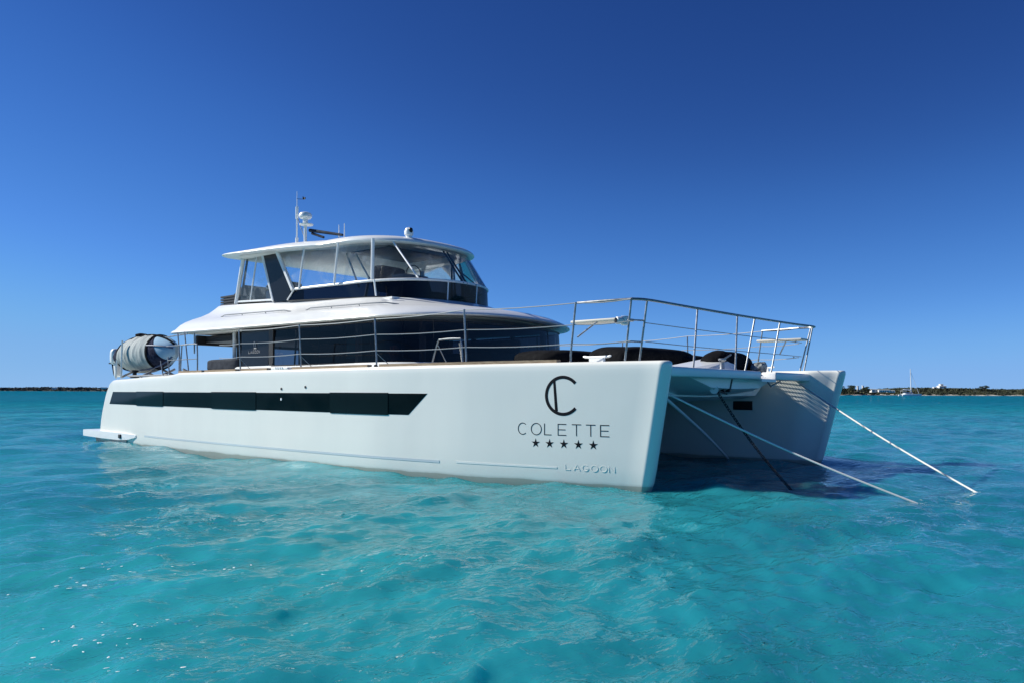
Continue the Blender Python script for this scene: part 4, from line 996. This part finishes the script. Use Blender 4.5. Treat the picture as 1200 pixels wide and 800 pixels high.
# tender on the starboard quarter
td = empty('tender_dinghy', 'small dinghy under grey canvas stowed on the yacht stern', 'dinghy', (-18.22, -4.1, 2.26), 0)
td.scale = (.80, .9, .86)
def tender():
    def body(u, k, grow=0.0, squash=1.0):   # u along -2.3..2.35, k angle
        a = .64 * max(0.0, 1 - abs((u - .05) / 2.42) ** 2.5) ** .55 + grow
        w = .8 * max(0.0, 1 - abs((u + .2) / 2.6) ** 2.6) ** .6 + grow
        zc = .62 + .03 * u
        return (u, w * math.sin(k) * 0.72, zc + a * math.cos(k))
    N = 36
    def shell(u0, u1, k0, k1, grow, nu=34, wr=0.0, seed=0):
        lps_ = []
        full = abs(k1 - k0) > 6.2
        for i in range(nu + 1):
            u = u0 + (u1 - u0) * i / nu; lp = []
            for j in range(N if full else N + 1):
                k = k0 + (k1 - k0) * j / N
                g = grow + wr * (math.sin(u * 9 + 2.6 * math.sin(k * 2 + seed) + 1.3 * math.sin(k * 5 + u * 3)) * .6 + math.sin(u * 23 + 2.2 * math.sin(k * 3)) * .3 + .6 * math.sin(u * 4 + k * 4 + 2 * math.sin(u * 3)))
                lp.append(body(u, k, g))
            lps_.append(lp)
        return lps_, full
    mb = MB(); lp, f = shell(-2.3, 2.4, 0, 2 * math.pi, 0, 50); mb.loft(lp, True, True); mb.build('hull', M['paleblue'], td, smooth=60)
    mb = MB(); lp, f = shell(-1.35, 1.2, 0, 2 * math.pi, .026, 90, .019); mb.loft(lp, True, True); mb.build('canvas_cover', M['canvas'], td, smooth=60)
    mb = MB(); lp, f = shell(-2.24, -1.3, 0, 2 * math.pi, .012, 20, .006); mb.loft(lp, True, True); mb.build('stern_cover', M['mesh'], td, smooth=60)
    # triangular dark mesh flap between the canvas and the bow
    mb = MB(); lps_ = []
    for j in range(25):
        k = math.pi * (1.0 + .88 * (j / 24)) ; fr = j / 24
        u1 = 1.26 + .98 * (1 - fr) ** .9
        lps_.append([body(1.15 + (u1 - 1.15) * q / 14, k, .014 + .01 * math.sin(q * .9 + j * .5)) for q in range(15)])
    mb.loft(lps_, closed=False); o = mb.build('mesh_flap', M['mesh'], td, smooth=60)
    for u in (-1.36, 1.22):
        s_ = MB(); s_.loft([[body(u + du, 2 * math.pi * j / 40, g) for j in range(40)] for du, g in ((-.06, .028), (-.05, .046), (.05, .046), (.06, .028))], True, True); s_.build('strap', M['strap'], td)
    s_ = MB(); s_.tube([body(.1 + 2.27 * math.sin(math.pi * q / 40 - math.pi / 2 if False else math.pi * (q / 40 - .5)), -.9 if q < 0 else 3 * math.pi / 2 + 1.25, .03) for q in range(41)], .035, 8); s_.build('rub_edge', M['strap'], td)
    s_ = MB(); s_.tube([body(1.2 + 1.18 * math.sin(math.pi / 2 * q / 20), 3 * math.pi / 2 + .35 - .0 * q, .02) for q in range(21)], .03, 8); s_.build('rub_edge', M['bluerim'], td)
    s_ = MB(); s_.tube([body(-2.2 + 4.5 * q / 30, 3 * math.pi / 2 - 1.15, .025) for q in range(31)], .03, 8); s_.build('keel_rim', M['bluerim'], td)
    p = MB(); p.blob((-.25, -.1, 1.3), (.7, .3, .14), .8, .8, wob=.2, seed=12); p.build('rolled_line', M['strap'], td)
    mo = MB(); mo.blob((-2.52, -.15, .58), (.34, .4, .62), .6, .6, seed=3); mo.box((-2.42, -.15, .15), (.2, .2, .7), rot=Euler((0, R(-12), 0)), bev=.04); m_ = mo.build('outboard_motor', M['white_metal'], td)
    br2 = MB(); br2.box((-2.65, -.2, .33), (.5, .16, .05)); br2.tube([(-2.85, -.2, .55), (-2.6, -.2, -.05), (-2.5, -.2, -.15)], .03, 6); br2.box((-2.42, -.2, -.1), (.3, .06, .05)); br2.build('motor_bracket', M['black'], m_)
tender()

# ropes and chain at the bows
def rope(name, label, pts, r, cat='rope', group=None):
    mb = MB(); mb.tube(curve_pts(pts, 10), r, 9); return tag(mb.build(name, M['rope'], smooth=80), label, cat, group)
def sag(a, b2, d, n=6):
    a, b2 = np.array(a), np.array(b2)
    return [tuple(a * (1 - k / n) + b2 * k / n - np.array([0, 0, d * math.sin(math.pi * k / n)])) for k in range(n + 1)]
rope('mooring_rope', 'taut white mooring rope running forward from the lettered starboard hull into the sea', sag((-.15, -3.16, 1.62), (3.75, -2.22, -.08), .07), .0165, group='bridle ropes ahead of the yacht')
rope('mooring_rope', 'taut white mooring rope running forward from the far port hull into the sea', sag((-.2, 3.08, 1.84), (4.1, -.22, -.08), .07), .0165, group='bridle ropes ahead of the yacht')
rope('hanging_strap', 'slack pale strap hanging from the starboard hull across the dark gap into the water', [(-.3, -3.14, 1.62), (-1.08, -.06, .82), (-1.96, 3.0, .02), (-2.0, 3.1, -.08)], .03)
def chain():
    a, b2 = np.array((-.4, -.8, 1.68)), np.array((1.6, -1.93, -.08)); L = np.linalg.norm(b2 - a); n = int(L / .062)
    d = Vector(b2 - a).normalized(); q = Vector((1, 0, 0)).rotation_difference(d); mb = MB()
    for k in range(n):
        c = Vector(a) + (Vector(b2) - Vector(a)) * ((k + .5) / n) - Vector((0, 0, .1 * math.sin(math.pi * (k + .5) / n)))
        tw = Matrix.Rotation(R(90 * (k % 2) + 20), 3, 'X'); pts = []
        for t in np.linspace(0, 2 * math.pi, 15):
            p = Vector((.026 * math.copysign(1, math.cos(t)) * (abs(math.cos(t)) > .01) + .02 * math.cos(t), .023 * math.sin(t), 0)); pts.append(q @ (tw @ p) + c)
        mb.tube(pts, .0072, 5, False)
    tag(mb.build('anchor_chain', M['chain']), 'dark anchor chain slanting from the roller into the shaded water', 'chain')
chain()

# drifting specks of foam on the near water
fo = MB(); rg = np.random.default_rng(17)
sea = bpy.data.objects['sea']
sv = np.empty(len(sea.data.vertices) * 3, np.float32); sea.data.vertices.foreach_get('co', sv); sv = sv.reshape(-1, 3)
def specks(c, rad, n, size, flat=(1, 1)):
    k = np.nonzero(((sv[:, 0] - c[0]) / rad / flat[0]) ** 2 + ((sv[:, 1] - c[1]) / rad / flat[1]) ** 2 < 1)[0]
    if len(k) == 0: return
    for q in rg.choice(k, min(n, len(k)), replace=False):
        p = sv[q]; m_ = 7; a0 = rg.random() * 6.28; sx = size * rg.uniform(.4, 1.3); sy = sx * rg.uniform(.3, .7)
        ring = [(p[0] + sx * math.cos(a0) * math.cos(2 * math.pi * j / m_) * rg.uniform(.7, 1.2) - sy * math.sin(a0) * math.sin(2 * math.pi * j / m_), p[1] + sx * math.sin(a0) * math.cos(2 * math.pi * j / m_) + sy * math.cos(a0) * math.sin(2 * math.pi * j / m_) * rg.uniform(.7, 1.2), p[2] + .004) for j in range(m_)]
        fo.add([(p[0], p[1], p[2] + .006)] + ring, [(0, 1 + j, 1 + (j + 1) % m_) for j in range(m_)])
specks((1.10, -12.79), 0.5, 26, 0.014)
specks((-0.43, -12.53), 0.4, 5, 0.02)
specks((-0.80, -12.06), 0.3, 10, 0.025)
specks((1.98, -12.84), 0.3, 10, 0.016)
specks((1.30, -13.16), 0.5, 10, 0.014)
specks((-0.23, -11.32), 0.4, 10, 0.02)
for x in np.linspace(-4.6, .05, 26):      # small laps along the bow waterline
    h = hull_pt(min(x, -.15), 0.0); specks((x, h[1] - .07), .11, 3 if x > -2.4 else 2, .016)
specks((3.66, -2.25), .1, 7, .014); specks((3.95, -.15), .1, 7, .014); specks((-20.4, -4.9), .4, 12, .03)
mf = mat('sea_foam', (.75, .8, .8), .6)
o = fo.build('sea_foam', mf, kind='stuff', smooth=0)
o['label'] = 'small white flecks of foam scattered on the near water'; o['category'] = 'foam'
